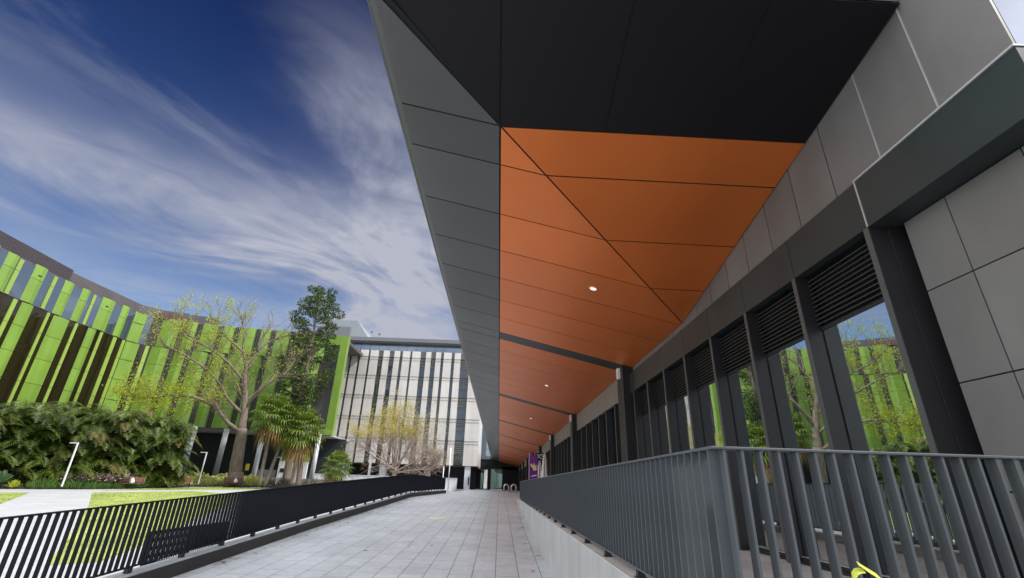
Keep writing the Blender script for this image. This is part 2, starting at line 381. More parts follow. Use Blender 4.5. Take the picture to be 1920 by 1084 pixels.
struct('forecourt_paving', b, M['walk'])
b = MB(); b.box(1.22, 2.52, -3, 3.62, 26.99, ZT); struct('terrace_floor', b, M['terrace'])
# plain ground in front of the terrace
b = MB(); b.box(1.0, -12, -3, 14, 2.29, -1.86); struct('garden_bed_ground', b, M['soil'])

# lawns
LAWN = [[(-29.0,36.9),(-21.0,26.8),(-13.4,16.8),(-9.6,11.7),(-8.9,12.2),(-10.1,16.0),(-11.6,19.5),(-15.5,30.0),(-20.0,40.0),(-25.4,43.2)],
        [(-30.7,39.9),(-26.8,45.6),(-22.5,52.0),(-28.0,54.0),(-29.3,52.0),(-30.9,44.0)],
        [(-32.5,33.9),(-31.45,34.8),(-24.26,25.5),(-27.5,24.0),(-34,30)]]
b = MB()
for pl in LAWN: b.hexa([(x,y,garden_z(x,y)-0.1) for x,y in pl], [(x,y,garden_z(x,y)+0.012) for x,y in pl])
struct('lawn', b, M['lawn'])
def inside(p, poly):
    c = False
    for i in range(len(poly)):
        (x1,y1),(x2,y2) = poly[i], poly[i-1]
        if (y1 > p[1]) != (y2 > p[1]) and p[0] < (x2-x1)*(p[1]-y1)/(y2-y1)+x1: c = not c
    return c
b = MB()
rg = random.Random(3)
for pl in LAWN:
    x0,x1 = min(p[0] for p in pl), max(p[0] for p in pl); y0,y1 = min(p[1] for p in pl), max(p[1] for p in pl)
    for k in range(int((x1-x0)*(y1-y0)*24)):
        x, y = rg.uniform(x0,x1), rg.uniform(y0,y1)
        if not inside((x,y), pl): continue
        z = garden_z(x,y)+0.01
        for q in range(2):
            a = rg.uniform(0,6.28); h = rg.uniform(0.012,0.03); w = 0.03
            dx, dy = math.cos(a)*w, math.sin(a)*w; lx, ly = rg.uniform(-.04,.04), rg.uniform(-.04,.04)
            b.add([(x-dx,y-dy,z),(x+dx,y+dy,z),(x+lx,y+ly,z+h)], [(0,1,2)])
tag(b.build('grass', M['grassblade']), 'short yellow green grass of the mown lawns', 'grass', kind='stuff')

# planting bank rising to the green building
FR = [(-47,30),(-37.8,36.5),(-33.2,41.2),(-32.4,44.5),(-31.4,49),(-29.6,54.4),(-25,56),(-15,58.0),(-8,58.5)]
BK = [(-47,30.5),(-45.4,40),(-45.2,48),(-44.4,53),(-41,56.6),(-37,58),(-29,59.6),(-20,62.0),(-8,62.5)]
b = MB()
NB = 8
def bankp(i, t):
    (ax,ay),(cx,cy) = FR[i], BK[i]
    x = ax+(cx-ax)*t; y = ay+(cy-ay)*t
    g = garden_z(ax,ay)+0.08; s = t*t*(3-2*t)
    return (x, y, g+(0.0-g)*s)
for i in range(len(FR)-1):
    for k in range(NB):
        b.add([bankp(i,k/NB),bankp(i+1,k/NB),bankp(i+1,(k+1)/NB),bankp(i,(k+1)/NB)], [(0,1,2,3)])
struct('planting_bed', b, M['soil'], True)

# ------------------------------------------------------------------ office building with the canopy
OB = thing('office_building', 'long dark grey building with an orange and grey canopy over its glazed front', 'building', (3.4, 2.17, ZT))
S = 0.24
def z_main(x, y): return 2.95+S*(3.4-x)
P0 = (-0.14, 4.17); F0 = (3.4, 8.33); E0 = (3.4, 4.19); YF = 2.70
def z_dark(x, y): return 3.80+0.193*(4.17-y)-0.0155*(x+0.14)
zF = z_main(3.4, 0)
def z_fold(x, y):
    # plane through P0 (3.80), E0 (z_dark) and F0 (2.95)
    zE = z_dark(*E0)
    # z = 3.8 + a(x+.14) + b(y-4.17)
    a1, b1, c1 = E0[0]-P0[0], E0[1]-P0[1], zE-3.80
    a2, b2, c2 = F0[0]-P0[0], F0[1]-P0[1], zF-3.80
    D = a1*b2-a2*b1
    a = (c1*b2-c2*b1)/D; bb = (a1*c2-a2*c1)/D
    return 3.80+a*(x+0.14)+bb*(y-4.17)
XE = -1.30                                    # end of flat soffit, then the bullnose
YEND = 88.0
JY = [4.17, 4.87] + [4.87+1.18*k for k in range(1, 6)] + [11.93]
BEAMS = []
y = 11.93
JY = [2.0, 4.17, 4.87, 6.05, 7.23, 8.41, 9.59, 10.76, 11.93]
while y < YEND:
    BEAMS.append(y); JY.append(y+0.62)
    for k in range(1, 8): JY.append(y+0.62+k*(9.0-0.62)/7)
    y += 9.0
G = 0.011
def strips(region, zf, th=0.007, js=JY, xj=()):
    """cut a convex plan region into panels along Y joints (and X joints)"""
    mb = MB()
    xs = [-99]+list(xj)+[99]
    for a, c in zip(js, js[1:]):
        if a > YEND: break
        q = clip(clip(region, 0, -1, -(a+G)), 0, 1, c-G)
        if len(q) < 3: continue
        for u, w in zip(xs, xs[1:]):
            q2 = clip(clip(q, -1, 0, -(u+G)), 1, 0, w-G)
            if len(q2) >= 3:
                ar = abs(sum(q2[i][0]*q2[(i+1)%len(q2)][1]-q2[(i+1)%len(q2)][0]*q2[i][1] for i in range(len(q2))))/2
                if ar > 1e-4: mb.slab(q2, zf, th)
    return mb
can = MB()
# canopy body: backing skins, bullnose fascia, roof
bk = 0.013
can.sheet([(XE-.02,2.72),(-0.14,4.17),(-0.14,YEND),(XE-.02,YEND)], lambda x,y: z_main(x,y)+bk)
prof = [(XE,4.079),(-1.325,4.086),(-1.35,4.095),(-1.372,4.108),(-1.392,4.124),(-1.407,4.145),(-1.418,4.175),(-1.424,4.21),(-1.427,4.25),(-1.428,4.32),(-1.428,4.72)]
nose = MB()
for x0, z0 in prof: nose.v += [(x0,YF,z0),(x0,YEND,z0)]
for i in range(len(prof)-1): nose.f.append((2*i,2*i+2,2*i+3,2*i+1))
can.add([(-1.428,YF,4.72),(3.38,YF,4.98),(3.38,YEND,4.98),(-1.428,YEND,4.72)], [(0,1,2,3)])
fr = [(x,YF,z) for x,z in prof]+[(3.38,YF,4.98),(3.38,YF,z_dark(3.38,YF)+.03),(XE,YF,z_dark(XE,YF)+.03)]
can.add(fr, [tuple(range(len(fr)))])
canopy = can.build('canopy', M['fascia'], OB)
nose.build('edge_nosing', M['soffit_grey'], canopy, True)
bp = MB()
bp.sheet([(-0.14,4.17),(3.395,8.33),(3.395,YEND),(-0.14,YEND)], lambda x,y: z_main(x,y)+bk)
bp.sheet([P0,E0,F0], lambda x,y: z_fold(x,y)+bk)
bp.sheet([(XE-.05,YF),(3.395,YF),(3.395,4.19),(-0.14,4.17)], lambda x,y: z_dark(x,y)+bk)
bp.sheet([(XE-.02,2.66),(-0.14,4.17),(-0.14,YEND),(XE-.02,YEND)], lambda x,y: z_main(x,y)+bk-.003)
bp.build('joint_backing', M['joint'], canopy)
dn = math.hypot(1.26, 1.47)
nx_, ny_ = 1.47/dn, -1.26/dn                  # normal of the grey/dark fold
c_ = nx_*P0[0]+ny_*P0[1]
grey = clip([(XE,2.0),(-0.14-G,2.0),(-0.14-G,YEND),(XE,YEND)], nx_, ny_, c_-G)
strips(grey, z_main).build('grey_soffit', M['soffit_grey'], canopy)
dn2 = math.hypot(3.54, 4.16); ox, oy = 4.16/dn2, -3.54/dn2
c2 = ox*P0[0]+oy*P0[1]
orange = clip([(-0.14+G,2.0),(3.385,2.0),(3.385,YEND),(-0.14+G,YEND)], ox, oy, c2-G)
# leave out the beam strips
ob = MB(); gb_ = MB()
full = strips(orange, z_main)
js_o = []
for a, c in zip(JY, JY[1:]):
    part = strips(orange, z_main, js=[a, c])
    tgt = gb_ if any(abs(a-bb) < 1e-6 for bb in BEAMS) else ob
    tgt.add(part.v, part.f)
ob.build('orange_soffit', M['soffit_orange'], canopy)
for a in BEAMS:
    q = strips(orange, lambda x, y: z_main(x, y)+0.004, js=[a, a+0.62])
    q.build('beam_strip', M['band'], canopy)
fold = clip([P0, (E0[0]-.012, E0[1]), (F0[0]-.012, F0[1])], -ox, -oy, -(c2+G))
fold = clip(fold, 0, -1, -(4.18+G))
strips(fold, z_fold).build('folded_orange_soffit', M['soffit_orange'], canopy)
dark = [(XE,YF),(3.385,YF),(3.385,4.18-G),(P0[0],4.18-G)]
dark = clip([(XE,YF),(3.385,YF),(3.385,4.18-G),(XE,4.18-G)], -nx_, -ny_, -(c_+G))
strips(dark, z_dark, js=[0, 20], xj=(-0.14, 1.06, 2.25)).build('dark_soffit', M['soffit_dark'], canopy)
for yl in [7.8+9.0*k for k in range(9)]:
    zc = z_main(1.6, yl)
    d = MB(); n = 20
    for r0, z0, r1, z1 in ((0.068,-.012,0.055,-.012),(0.068,-.012,0.072,0.012)):
        o = len(d.v)
        for k in range(n):
            a = 2*math.pi*k/n
            for r_, z_ in ((r0,z0),(r1,z1)):
                X = 1.6+r_*math.cos(a); d.v.append((X, yl+r_*math.sin(a), z_main(X, yl)+z_))
        for k in range(n): d.f.append((o+2*k, o+2*((k+1)%n), o+2*((k+1)%n)+1, o+2*k+1))
    dl = d.build('downlight', M['white'], canopy)
    e = MB(); e.add([(1.6+.055*math.cos(2*math.pi*k/n), yl+.055*math.sin(2*math.pi*k/n), z_main(1.6+.055*math.cos(2*math.pi*k/n),yl)-.008) for k in range(n)], [tuple(range(n))])
    # lens belongs to the downlight mesh: second slot
    me = dl.data; me.materials.append(M['lamp'])
    wl = WL[OB.name]; vs = [v.co[:] for v in me.vertices]+[(x-wl.x,y-wl.y,z-wl.z) for x,y,z in e.v]
    fs = [tuple(p.vertices) for p in me.polygons]; k0 = len(me.vertices)
    nf = len(fs); fs.append(tuple(range(k0, k0+n)))
    me.clear_geometry(); me.from_pydata(vs, [], fs); me.polygons[nf].material_index = 1
# walls
YC = 2.17
w = MB(); g = 0.008
yj = [YC, 2.75, 3.36, 3.97, 4.58, 5.19, 5.80, 6.41, 7.02, 7.63, 8.24, 8.85]
while yj[-1] < YEND: yj.append(yj[-1]+0.61)
for a, c in zip(yj, yj[1:]):
    w.box(3.40, a+g if a > 2.5 else a, 2.78, 3.44 if a > 2.5 else 3.42, c-g, 5.6)
w.prism([(3.446, YC+.02), (3.455, YC+.03), (3.56, YC+.45), (3.56, YEND), (3.446, YEND)], 2.70, 5.55)
uw = w.build('upper_wall', M['panel'], OB)
bj = MB(); bj.box(3.441, YC+.012, 2.74, 3.4455, YEND, 5.58)
bj.build('wall_joint', M['joint'], uw)
tb = MB()
for a in (2.75, 3.36): tb.box(3.392, a-.006, 2.79, 3.4405, a+.006, z_main(3.4,0)+2.0)
tb.build('joint_trim', M['trim'], uw)
w = MB()
zj = [-0.712, 0.063, 0.838, 1.612, 2.28]
for a, c in ((YC, 2.5), (2.5, 3.1), (3.1, 3.515)):
    for u, v in zip(zj, zj[1:]): w.box(3.55, a+g*.7, u+g*.7, 3.60, c-g*.7, v-g*.7)
lw = w.build('lower_wall', M['panel'], OB)
bj = MB(); bj.box(3.602, YC+.012, ZT+.002, 3.70, 3.53, 2.283); bj.build('wall_joint', M['joint'], lw)
# dark band
w = MB(); l = MB()
MY = [3.61+1.145*k for k in range(8)]
bjy = [2.10] + MY + [11.93]
for a, c in zip(bjy, bjy[1:]): w.box(3.30, a+g*.6, 2.285, 3.398 if a > YC else 3.56, c-g*.6, 2.775)
w.box(3.315, YC+.02, 2.30, 3.398, 11.93, 2.765)
cb = w.build('cladding_band', M['band'], OB)
so = MB(); so.box(3.40, YC+.01, 2.286, 3.72, 11.93, 2.30); so.build('band_soffit', M['black'], cb)
tr = MB(); tr.box(3.285, 2.10, 2.776, 3.398, 3.61, 2.792); tr.box(3.292, 3.600, 2.287, 3.299, 3.614, 2.775)
tr.build('edge_trim', M['trim'], cb)
for k, bm in enumerate(BEAMS):
    y0 = bm+0.62; y1 = min(bm+9.0, YEND)
    q = MB(); n = 7; st = (y1-y0)/n
    for i in range(n): q.box(3.32, y0+st*i+g*.6, 2.285, 3.398, y0+st*(i+1)-g*.6, 2.945)
    q.build('bay_panel', M['band_lit'], OB)
# mullions, louvres and panes up to the first column
def mull(y, far=False):
    m1 = MB(); m1.box(3.305, y, ZT, 3.466, y+.060, 2.284); m1.box(3.472, y-.003 if y > 3.7 else y-.012, ZT, 3.66, y+.063, 2.284); m1.box(3.46, y+.006, ZT, 3.48, y+.054, 2.284)
    o = m1.build('mullion', M['mullion'], OB)
    m2 = MB(); m2.box(3.296, y+.001, ZT+.001, 3.3045, y+.060, 2.283)
    m2.build('mullion_edge', M['mullion_face'], o)
for y in MY: mull(y)
mend = MY+[11.90]
for a, c in zip(mend, mend[1:]):
    a2 = a+.066
    win = MB(); win.box(3.478, a2, ZT+.07, 3.495, c-.013, 1.66)
    wo = win.build('window', M['glass_main'], OB)
    f = MB(); f.box(3.44, a2, ZT, 3.52, c-.013, ZT+.069); f.box(3.41, a2, ZT+.004, 3.439, c-.013, ZT+.03); f.box(3.466, a2, 1.661, 3.52, c-.013, 1.70); f.box(3.50, a2, ZT+.0, 3.52, a2+.02, 1.70)
    f.build('frame', M['black'], wo)
    s2 = MB(); s2.box(3.432, a2+.002, ZT+.0695, 3.46, c-.014, ZT+.078); s2.build('sill_trim', M['steel'], wo)
    lv = MB(); nb = 11
    for i in range(nb):
        z = 1.715+i*(2.27-1.715)/nb
        lv.hexa([(3.425,a2,z),(3.48,a2,z+.022),(3.48,c-.013,z+.022),(3.425,c-.013,z)],
                [(3.425,a2,z+.013),(3.48,a2,z+.034),(3.48,c-.013,z+.034),(3.425,c-.013,z+.013)])
    lo = lv.build('louvre', M['louvre'], OB)
    bb = MB(); bb.box(3.505, a2, 1.701, 3.53, c-.013, 2.283); bb.build('louvre_backing', M['joint'], lo)
# bays beyond the first column
for k, bm in enumerate(BEAMS):
    cx = MB(); cx.box(3.12, bm, ZT, 3.72, bm+.62, z_main(3.12,0)+.012)
    cobj = cx.build('column', M['black'], OB, bevel=0.006)
    ed = MB(); ed.box(3.113, bm-.004, ZT+.002, 3.1195, bm+.012, 2.98); ed.build('edge_trim', M['mullion_face'], cobj)
    if k < 3:
        lp = MB(); lp.box(3.05, bm+.22, 2.70, 3.118, bm+.36, 2.98); wl_ = lp.build('wall_light', M['white'], cobj)
    y0 = bm+0.62; y1 = bm+9.0; n = 7; st = (y1-y0)/n
    if y0 > YEND: break
    y1 = min(y1, YEND)
    for i in range(1, n):
        yy_ = y0+st*i
        if yy_ > YEND-.3: break
        mull(yy_-.03)
    pn = MB(); pn.box(3.478, y0, ZT+.07, 3.495, y1, 2.284); wo = pn.build('window', M['glass_far'], OB)
    f = MB(); f.box(3.43, y0, ZT, 3.52, y1, ZT+.069); f.build('frame', M['black'], wo)
core = MB(); core.box(3.74, 2.62, -2.6, 24, YEND, 2.74); core.prism([(3.562, 9.0), (10, 13.2), (24, 22), (24, YEND), (3.562, YEND)], 2.741, 5.5); core.build('building_core', M['panel'], OB)
rf = MB(); rf.prism([(3.39, YC), (3.43, YC), (3.56, YC+.5), (3.6, 9.0), (24, 22), (24, YEND+.1), (3.36, YEND+.1)], 5.602, 5.75); rf.build('roof', M['fascia'], OB)
bsp = MB(); bsp.box(3.45, YC+.02, -2.6, 3.735, YEND, ZT-.003); bsp.build('plinth', M['conc'], OB)

# ------------------------------------------------------------------ right retaining wall and railing
RW = thing('retaining_wall', 'grey concrete retaining wall between the ramp and the raised terrace', 'wall', (1.1, 14, -1.3))
b = MB()
yy = [2.30, 6, 10, 14, 18, 22, 27.0]
for a, c in zip(yy, yy[1:]): b.box(1.001, a+(.004 if a > 2.4 else 0), -2.6, 1.20, c-.004, -0.618)
b.box(1.201, 2.30, -2.6, 3.54, 2.50, -0.618)
b.build('wall_face', M['conc'], RW, bevel=0.004)
b = MB(); b.box(1.0, 2.298, -0.617, 1.22, 27.0, -0.60); b.box(1.2205, 2.298, -0.617, 3.54, 2.52, -0.60); b.build('coping', M['conc_cap'], RW, bevel=0.004)

def bars_of(parent, name, mats, items, maker, limit=100):
    """nearest `limit` bars as parts, the rest as one stuff part"""
    proto = {}
    rest = MB()
    for i, it in enumerate(items):
        if i < limit:
            key, loc = it[0], it[1]
            if key not in proto:
                mb = MB(); maker(mb, key, (0,0,0)); o = mb.build(name, mats)
                o.parent = parent; proto[key] = o
            else:
                o = proto[key].copy(); COL.objects.link(o); o.parent = parent
            o.location = Vector(loc)-WL[parent.name]
        else: maker(rest, it[0], it[1])
    if rest.v:
        o = rest.build(name, mats, parent); o['kind'] = 'stuff'

RR = thing('terrace_railing', 'slate grey flat bar railing along the terrace edge, turning the corner at right', 'railing', (1.08, 2.42, -0.6))
b = MB(); b.box(1.045, 2.395, 0.198, 1.115, 25.0, 0.212); b.box(1.1152, 2.395, 0.198, 3.548, 2.465, 0.212)
b.build('handrail', M['rail'], RR, bevel=0.003)
b = MB(); b.box(1.05, 2.40, -0.545, 1.11, 25.0, -0.531); b.box(1.1102, 2.40, -0.545, 3.548, 2.46, -0.531)
b.build('bottom_rail', M['rail'], RR, bevel=0.003)
def rbar(mb, key, l):
    x, y, z = l
    if key == 'side': mb.box(x, y-.0065, z, x+.06, y+.0065, z+.727)
    else: mb.box(x-.0065, y, z, x+.0065, y+.06, z+.727)
items = [('front', (1.11+.0915*k, 2.40, -0.530)) for k in range(27)]
y = 2.458; side = []
while y < 24.98: side.append(('side', (1.05, y, -0.530))); y += 0.1075
bars_of(RR, 'bar', M['rail'], items+side, rbar)
def foot(mb, key, l):
    x, y, z = l; mb.box(x, y-.03, z, x+.055, y+.03, z+.053); mb.box(x-.012, y-.042, z, x+.067, y+.042, z+.006)
bars_of(RR, 'foot', M['black'], [('f', (1.052, 2.85+1.12*k, -0.5995)) for k in range(20)], foot)

# ------------------------------------------------------------------ left kerb and railing
KY = [3.4, 6, 8, 10, 12, 14, 16, 18, 20, 22.5, 25, 27, 30, 34, 38, 41]
LK = thing('ramp_kerb', 'low dark rendered kerb wall along the left edge of the ramp', 'kerb', (-5.1, 14, -1.5))
b = MB(); c_m = MB()
def kz(y): return ramp_z(y)+0.20
for a, c in zip(KY, KY[1:]):
    xa, xc = fence_x(a), fence_x(c)
    b.hexa([(xa-.22,a,-2.8),(xa+.02,a,-2.8),(xc+.02,c,-2.8),(xc-.22,c,-2.8)], [(xa-.22,a,kz(a)),(xa+.02,a,kz(a)),(xc+.02,c,kz(c)),(xc-.22,c,kz(c))])
    c_m.hexa([(xa-.23,a,kz(a)+.001),(xa+.025,a,kz(a)+.001),(xc+.025,c,kz(c)+.001),(xc-.23,c,kz(c)+.001)], [(xa-.23,a,kz(a)+.018),(xa+.025,a,kz(a)+.018),(xc+.025,c,kz(c)+.018),(xc-.23,c,kz(c)+.018)])
b.build('kerb_face', M['kerb_dark'], LK); c_m.build('kerb_cap', M['kerb_cap'], LK)
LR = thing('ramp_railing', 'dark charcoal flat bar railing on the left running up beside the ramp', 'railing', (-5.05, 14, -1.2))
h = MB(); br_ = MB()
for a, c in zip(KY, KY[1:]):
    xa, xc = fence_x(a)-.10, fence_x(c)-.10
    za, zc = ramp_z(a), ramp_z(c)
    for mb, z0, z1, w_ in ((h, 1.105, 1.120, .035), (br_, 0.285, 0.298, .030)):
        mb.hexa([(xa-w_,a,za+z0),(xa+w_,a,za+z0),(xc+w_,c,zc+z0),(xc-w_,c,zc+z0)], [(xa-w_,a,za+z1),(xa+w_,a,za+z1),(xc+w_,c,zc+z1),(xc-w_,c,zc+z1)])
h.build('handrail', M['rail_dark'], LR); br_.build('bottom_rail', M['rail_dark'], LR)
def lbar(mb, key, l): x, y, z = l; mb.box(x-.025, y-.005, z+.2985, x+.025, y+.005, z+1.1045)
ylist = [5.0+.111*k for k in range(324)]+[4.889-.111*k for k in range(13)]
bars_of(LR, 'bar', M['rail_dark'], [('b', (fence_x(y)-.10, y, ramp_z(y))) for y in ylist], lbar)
def lfoot(mb, key, l):
    x, y, z = l; mb.box(x-.03, y-.045, z+.2185, x+.03, y+.045, z+.2845)
bars_of(LR, 'foot', M['black'], [('f', (fence_x(y)-.10, y, ramp_z(y))) for y in [4.12+1.155*k for k in range(32)]], lfoot)

# perforated panel standing in the garden behind the left railing
PP = MB(); nxh, nzh = 38, 6
x0p = -5.62
for i in range(nxh+1): PP.box(x0p, 8.6+i*.061, -1.6, x0p+.012, 8.6+i*.061+.018, -0.86)
for j in range(nzh+1): PP.box(x0p+.0125, 8.6, -1.6+j*.115, x0p+.020, 8.6+nxh*.061+.018, -1.6+j*.115+.055)
for yq in (8.7, 9.8, 10.85): PP.box(x0p-.05, yq, -2.05, x0p-.001, yq+.05, -0.9)
tag(PP.build('perforated_screen', M['rail_dark']), 'dark perforated metal screen standing behind the left ramp railing', 'screen')

# yellow sticker on the walkway
b = MB(); yc = 17.45
pts = [(-2.05+.30*math.cos(a)*(1+.12*math.sin(3*a)), yc+.34*math.sin(a)) for a in [2*math.pi*k/20 for k in range(20)]]
b.hexa([(x,y,ramp_z(y)+.002) for x,y in pts], [(x,y,ramp_z(y)+.006) for x,y in pts])
tag(b.build('floor_sticker', M['yellow']), 'faded yellow round sticker on the grey walkway paving', 'sticker')

# ------------------------------------------------------------------ far end of the walkway
EB = thing('entrance_building', 'dark glazed entrance block closing the far end of the walkway', 'building', (-1, 88.5, ZT))
b = MB()
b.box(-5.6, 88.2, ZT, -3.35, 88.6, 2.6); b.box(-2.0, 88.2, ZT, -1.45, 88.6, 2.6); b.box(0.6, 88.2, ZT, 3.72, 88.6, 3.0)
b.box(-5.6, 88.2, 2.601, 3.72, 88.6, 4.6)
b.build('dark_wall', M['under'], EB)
b = MB(); b.box(-5.5, 88.05, 4.2, -1.2, 99, 4.75); b.build('entrance_canopy', M['wb_roof'], EB)
for x0, x1 in ((-3.349, -2.72), (-2.719, -2.001)):
    d = MB(); d.box(x0, 88.30, ZT, x0+.06, 88.4, 2.60); d.box(x1-.06, 88.30, ZT, x1, 88.4, 2.60); d.box(x0+.06, 88.30, 2.5, x1-.06, 88.4, 2.60); d.box(x0+.06, 88.30, ZT, x1-.06, 88.4, ZT+.1)
    o = d.build('door_frame', M['black'], EB)
    if x0 < -3: p = MB(); p.box(x0+.061, 88.34, ZT+.101, x1-.061, 88.36, 2.499); p.build('door_glass', M['glass_door'], o)
for x0, x1 in ((-1.449, -.45), (-.449, .599)):
    d = MB(); d.box(x0, 88.34, ZT+.05, x1-.05, 88.36, 2.59); o = d.build('glass_panel', M['glass_door'], EB)
    d = MB(); d.box(x1-.049, 88.28, ZT, x1, 88.4, 2.60); d.build('frame', M['black'], o)
b = MB(); b.box(-3.3, 96.0, ZT, -1.6, 96.3, 2.9)
tag(b.build('courtyard_wall', M['court']), 'bright pale courtyard wall seen through the far doorway', 'wall')
FG = thing('glass_block', 'blue grey glass block glimpsed between the pale building and the canopy', 'building', (-4, 101, ZT))
b = MB()
for i in range(4):
    for j in range(5): b.box(-6.2+i*1.6, 100, 4.9+j*1.9, -6.2+i*1.6+1.55, 100.1, 4.9+j*1.9+1.84)
b.build('window', M['wb_balus'], FG)
b = MB(); b.box(-6.3, 100.12, ZT, 1, 108, 14.5); b.build('wall', M['wb_roof'], FG)

# bent white hoops by the far doors
def hoop(x, y, z, label):
    b = MB(); pts = [(x-.28, y, z)]+[(x-.28*math.cos(a), y, z+.55+.28*math.sin(a)) for a in [math.pi*k/10 for k in range(11)]]+[(x+.28, y, z)]
    b.tube(pts, .10, 10)
    return tag(b.build('hoop_barrier', M['steel'], None, True), label, 'hoop barrier', 'white hoop barriers near the far doors')
hoop(0.95, 62, ZT, 'thick white bent hoop on the paving in front of the far glass doors')
hoop(1.75, 58.5, ZT, 'white hoop standing closer to the end of the terrace railing')

# ------------------------------------------------------------------ cafe things on the terrace
BN = thing('feather_banner', 'tall purple and magenta banner flag with cream splash behind the terrace railing', 'banner', (2.25, 32, ZT))
b = MB(); n = 14
fr_, bk_ = [], []
for i in range(n+1):
    t = i/n; z = ZT+.15+2.5*t; wv = .03*math.sin(t*7)
    fr_.append((1.93, 32+wv, z)); bk_.append((2.50-.04*t, 32+wv+.05*math.sin(t*5), z-.12*t))
for i in range(n): b.add([fr_[i], bk_[i], bk_[i+1], fr_[i+1]], [(0,1,2,3)])
for i in range(n): b.add([(p[0],p[1]+.012,p[2]) for p in (fr_[i+1], bk_[i+1], bk_[i], fr_[i])], [(0,1,2,3)])
cl = b.build('cloth', M['purple'], BN, True)
def splash(name, m, pts, dy):
    q = MB(); q.add([(x, 31.95+dy, z) for x, z in pts], [tuple(range(len(pts)))]); q.build(name, m, cl)
splash('magenta_patch', M['magenta'], [(1.96,-.52),(2.47,-.52),(2.46,.25),(2.30,.48),(2.12,.30),(1.97,.40)], .0)
splash('pink_patch', M['pinkp'], [(2.05,.55),(2.40,.62),(2.42,.70),(2.25,.68),(2.08,.64)], -.004)
splash('cream_splash', M['cream'], [(1.98,1.25),(2.12,1.10),(2.20,.92),(2.36,.95),(2.44,1.05),(2.36,1.12),(2.42,1.30),(2.30,1.22),(2.22,1.45),(2.18,1.22),(2.06,1.38)], -.008)
splash('pink_cup', M['pinkp'], [(2.12,-.1),(2.36,-.1),(2.40,.18),(2.34,.20),(2.31,-.02),(2.17,-.02),(2.14,.2),(2.08,.18)], -.006)
b = MB(); b.tube([(1.92,32.02,ZT),(1.92,32.02,ZT+2.7)], .015, 8); b.box(1.72,31.8,ZT,2.12,32.2,ZT+.03); b.build('pole', M['white'], BN)

SG = thing('hanging_sign', 'dark box sign with white letters XS high on the far columns', 'sign', (2.75, 33.4, 1.7))
b = MB(); b.box(2.42, 33.4, 1.62, 3.10, 33.5, 2.12); b.box(3.10, 33.42, 1.8, 3.30, 33.48, 1.9); b.build('sign_box', M['black'], SG)
def text(name, body, size, loc, rot, m, parent=None, ext=.006):
    cu = bpy.data.curves.new(name, 'FONT'); cu.body = body; cu.size = size; cu.extrude = ext; cu.align_x = 'CENTER'; cu.align_y = 'CENTER'
    t = bpy.data.objects.new(name, cu); COL.objects.link(t)
    dg = bpy.context.evaluated_depsgraph_get(); me = bpy.data.meshes.new_from_object(t.evaluated_get(dg))
    bpy.data.objects.remove(t); me.materials.clear(); me.materials.append(m)
    o = bpy.data.objects.new(name, me); COL.objects.link(o); o.rotation_euler = rot
    o.location = Vector(loc)-(WL[parent.name] if parent else Vector((0,0,0)))
    if parent: o.parent = parent
    return o
text('lettering', 'XS', .46, (2.76, 33.392, 1.87), (R(90), 0, 0), M['letter'], SG)

def umbrella(x, y, h, label):
    u = thing('closed_umbrella', label, 'umbrella', (x, y, ZT), 'closed cafe umbrellas on the terrace')
    b = MB(); n = 24
    prof = [(0.03, h), (.06, h-.10), (.10, h-.35), (.13, h-.42), (.12, h-.50), (.17, h-1.1), (.25, h-1.7), (.27, h-2.0)]
    o = 0
    for r_, z in prof:
        for k in range(n):
            a = 2*math.pi*k/n; rr = r_*(1+.28*math.cos(a*6))
            b.v.append((x+rr*math.cos(a), y+rr*math.sin(a), ZT+z))
    for i in range(len(prof)-1):
        for k in range(n): b.f.append((i*n+k, (i+1)*n+k, (i+1)*n+(k+1)%n, i*n+(k+1)%n))
    b.build('canvas', M['canvas'], u, True)
    b = MB(); b.tube([(x,y,ZT),(x,y,ZT+h+.06)], .025, 8); b.lathe(x, y, [(.28,ZT),(.28,ZT+.06),(.05,ZT+.10)], 16); b.build('pole', M['steel'], u)
umbrella(2.78, 30.3, 2.62, 'larger closed grey white umbrella standing right of the purple banner')
umbrella(2.98, 36.5, 2.50, 'smaller closed umbrella partly hidden between the banner and the larger umbrella')

# ------------------------------------------------------------------ white building
YW = 72.0
WB = thing('pale_building', 'pale five storey building with vertical metal panels and narrow louvred slots', 'building', (-14, YW, ZT))
strips_x = [(-26.3,-25.55),(-25.1,-24.3),(-23.87,-23.0),(-22.55,-21.4),(-20.99,-19.82),(-18.96,-18.1),(-17.24,-16.45),(-15.92,-14.82),(-14.43,-13.18),(-12.24,-11.50),(-10.68,-9.94),(-9.43,-8.26),(-7.71,-6.80)]
zf_ = [2.42, 5.84, 8.96, 12.12, 15.14, 18.1, 19.2]
strips_x = [(a-.03, c+.03) for a, c in strips_x]
for x0, x1 in strips_x+[(-5.35,-3.22)]:
    b = MB()
    for a, c in zip(zf_, zf_[1:]):
        segs = [(x0, x1)] if x1-x0 < 2 else [(x0, x0+.70), (x0+.72, x0+1.42), (x0+1.44, x1)]
        for u, v in segs:
            b.box(u, YW, a+.02, v, YW+.30, c-.05)
    b.box(x0+.01, YW+.02, zf_[0]+.01, x1-.01, YW+.29, zf_[-1]-.06)
    b.build('facade_panel', M['wb_panel'], WB)
gaps = [(a[1], c[0]) for a, c in zip(strips_x, strips_x[1:])]+[(strips_x[-1][1],-5.35)]
rg = random.Random(5)
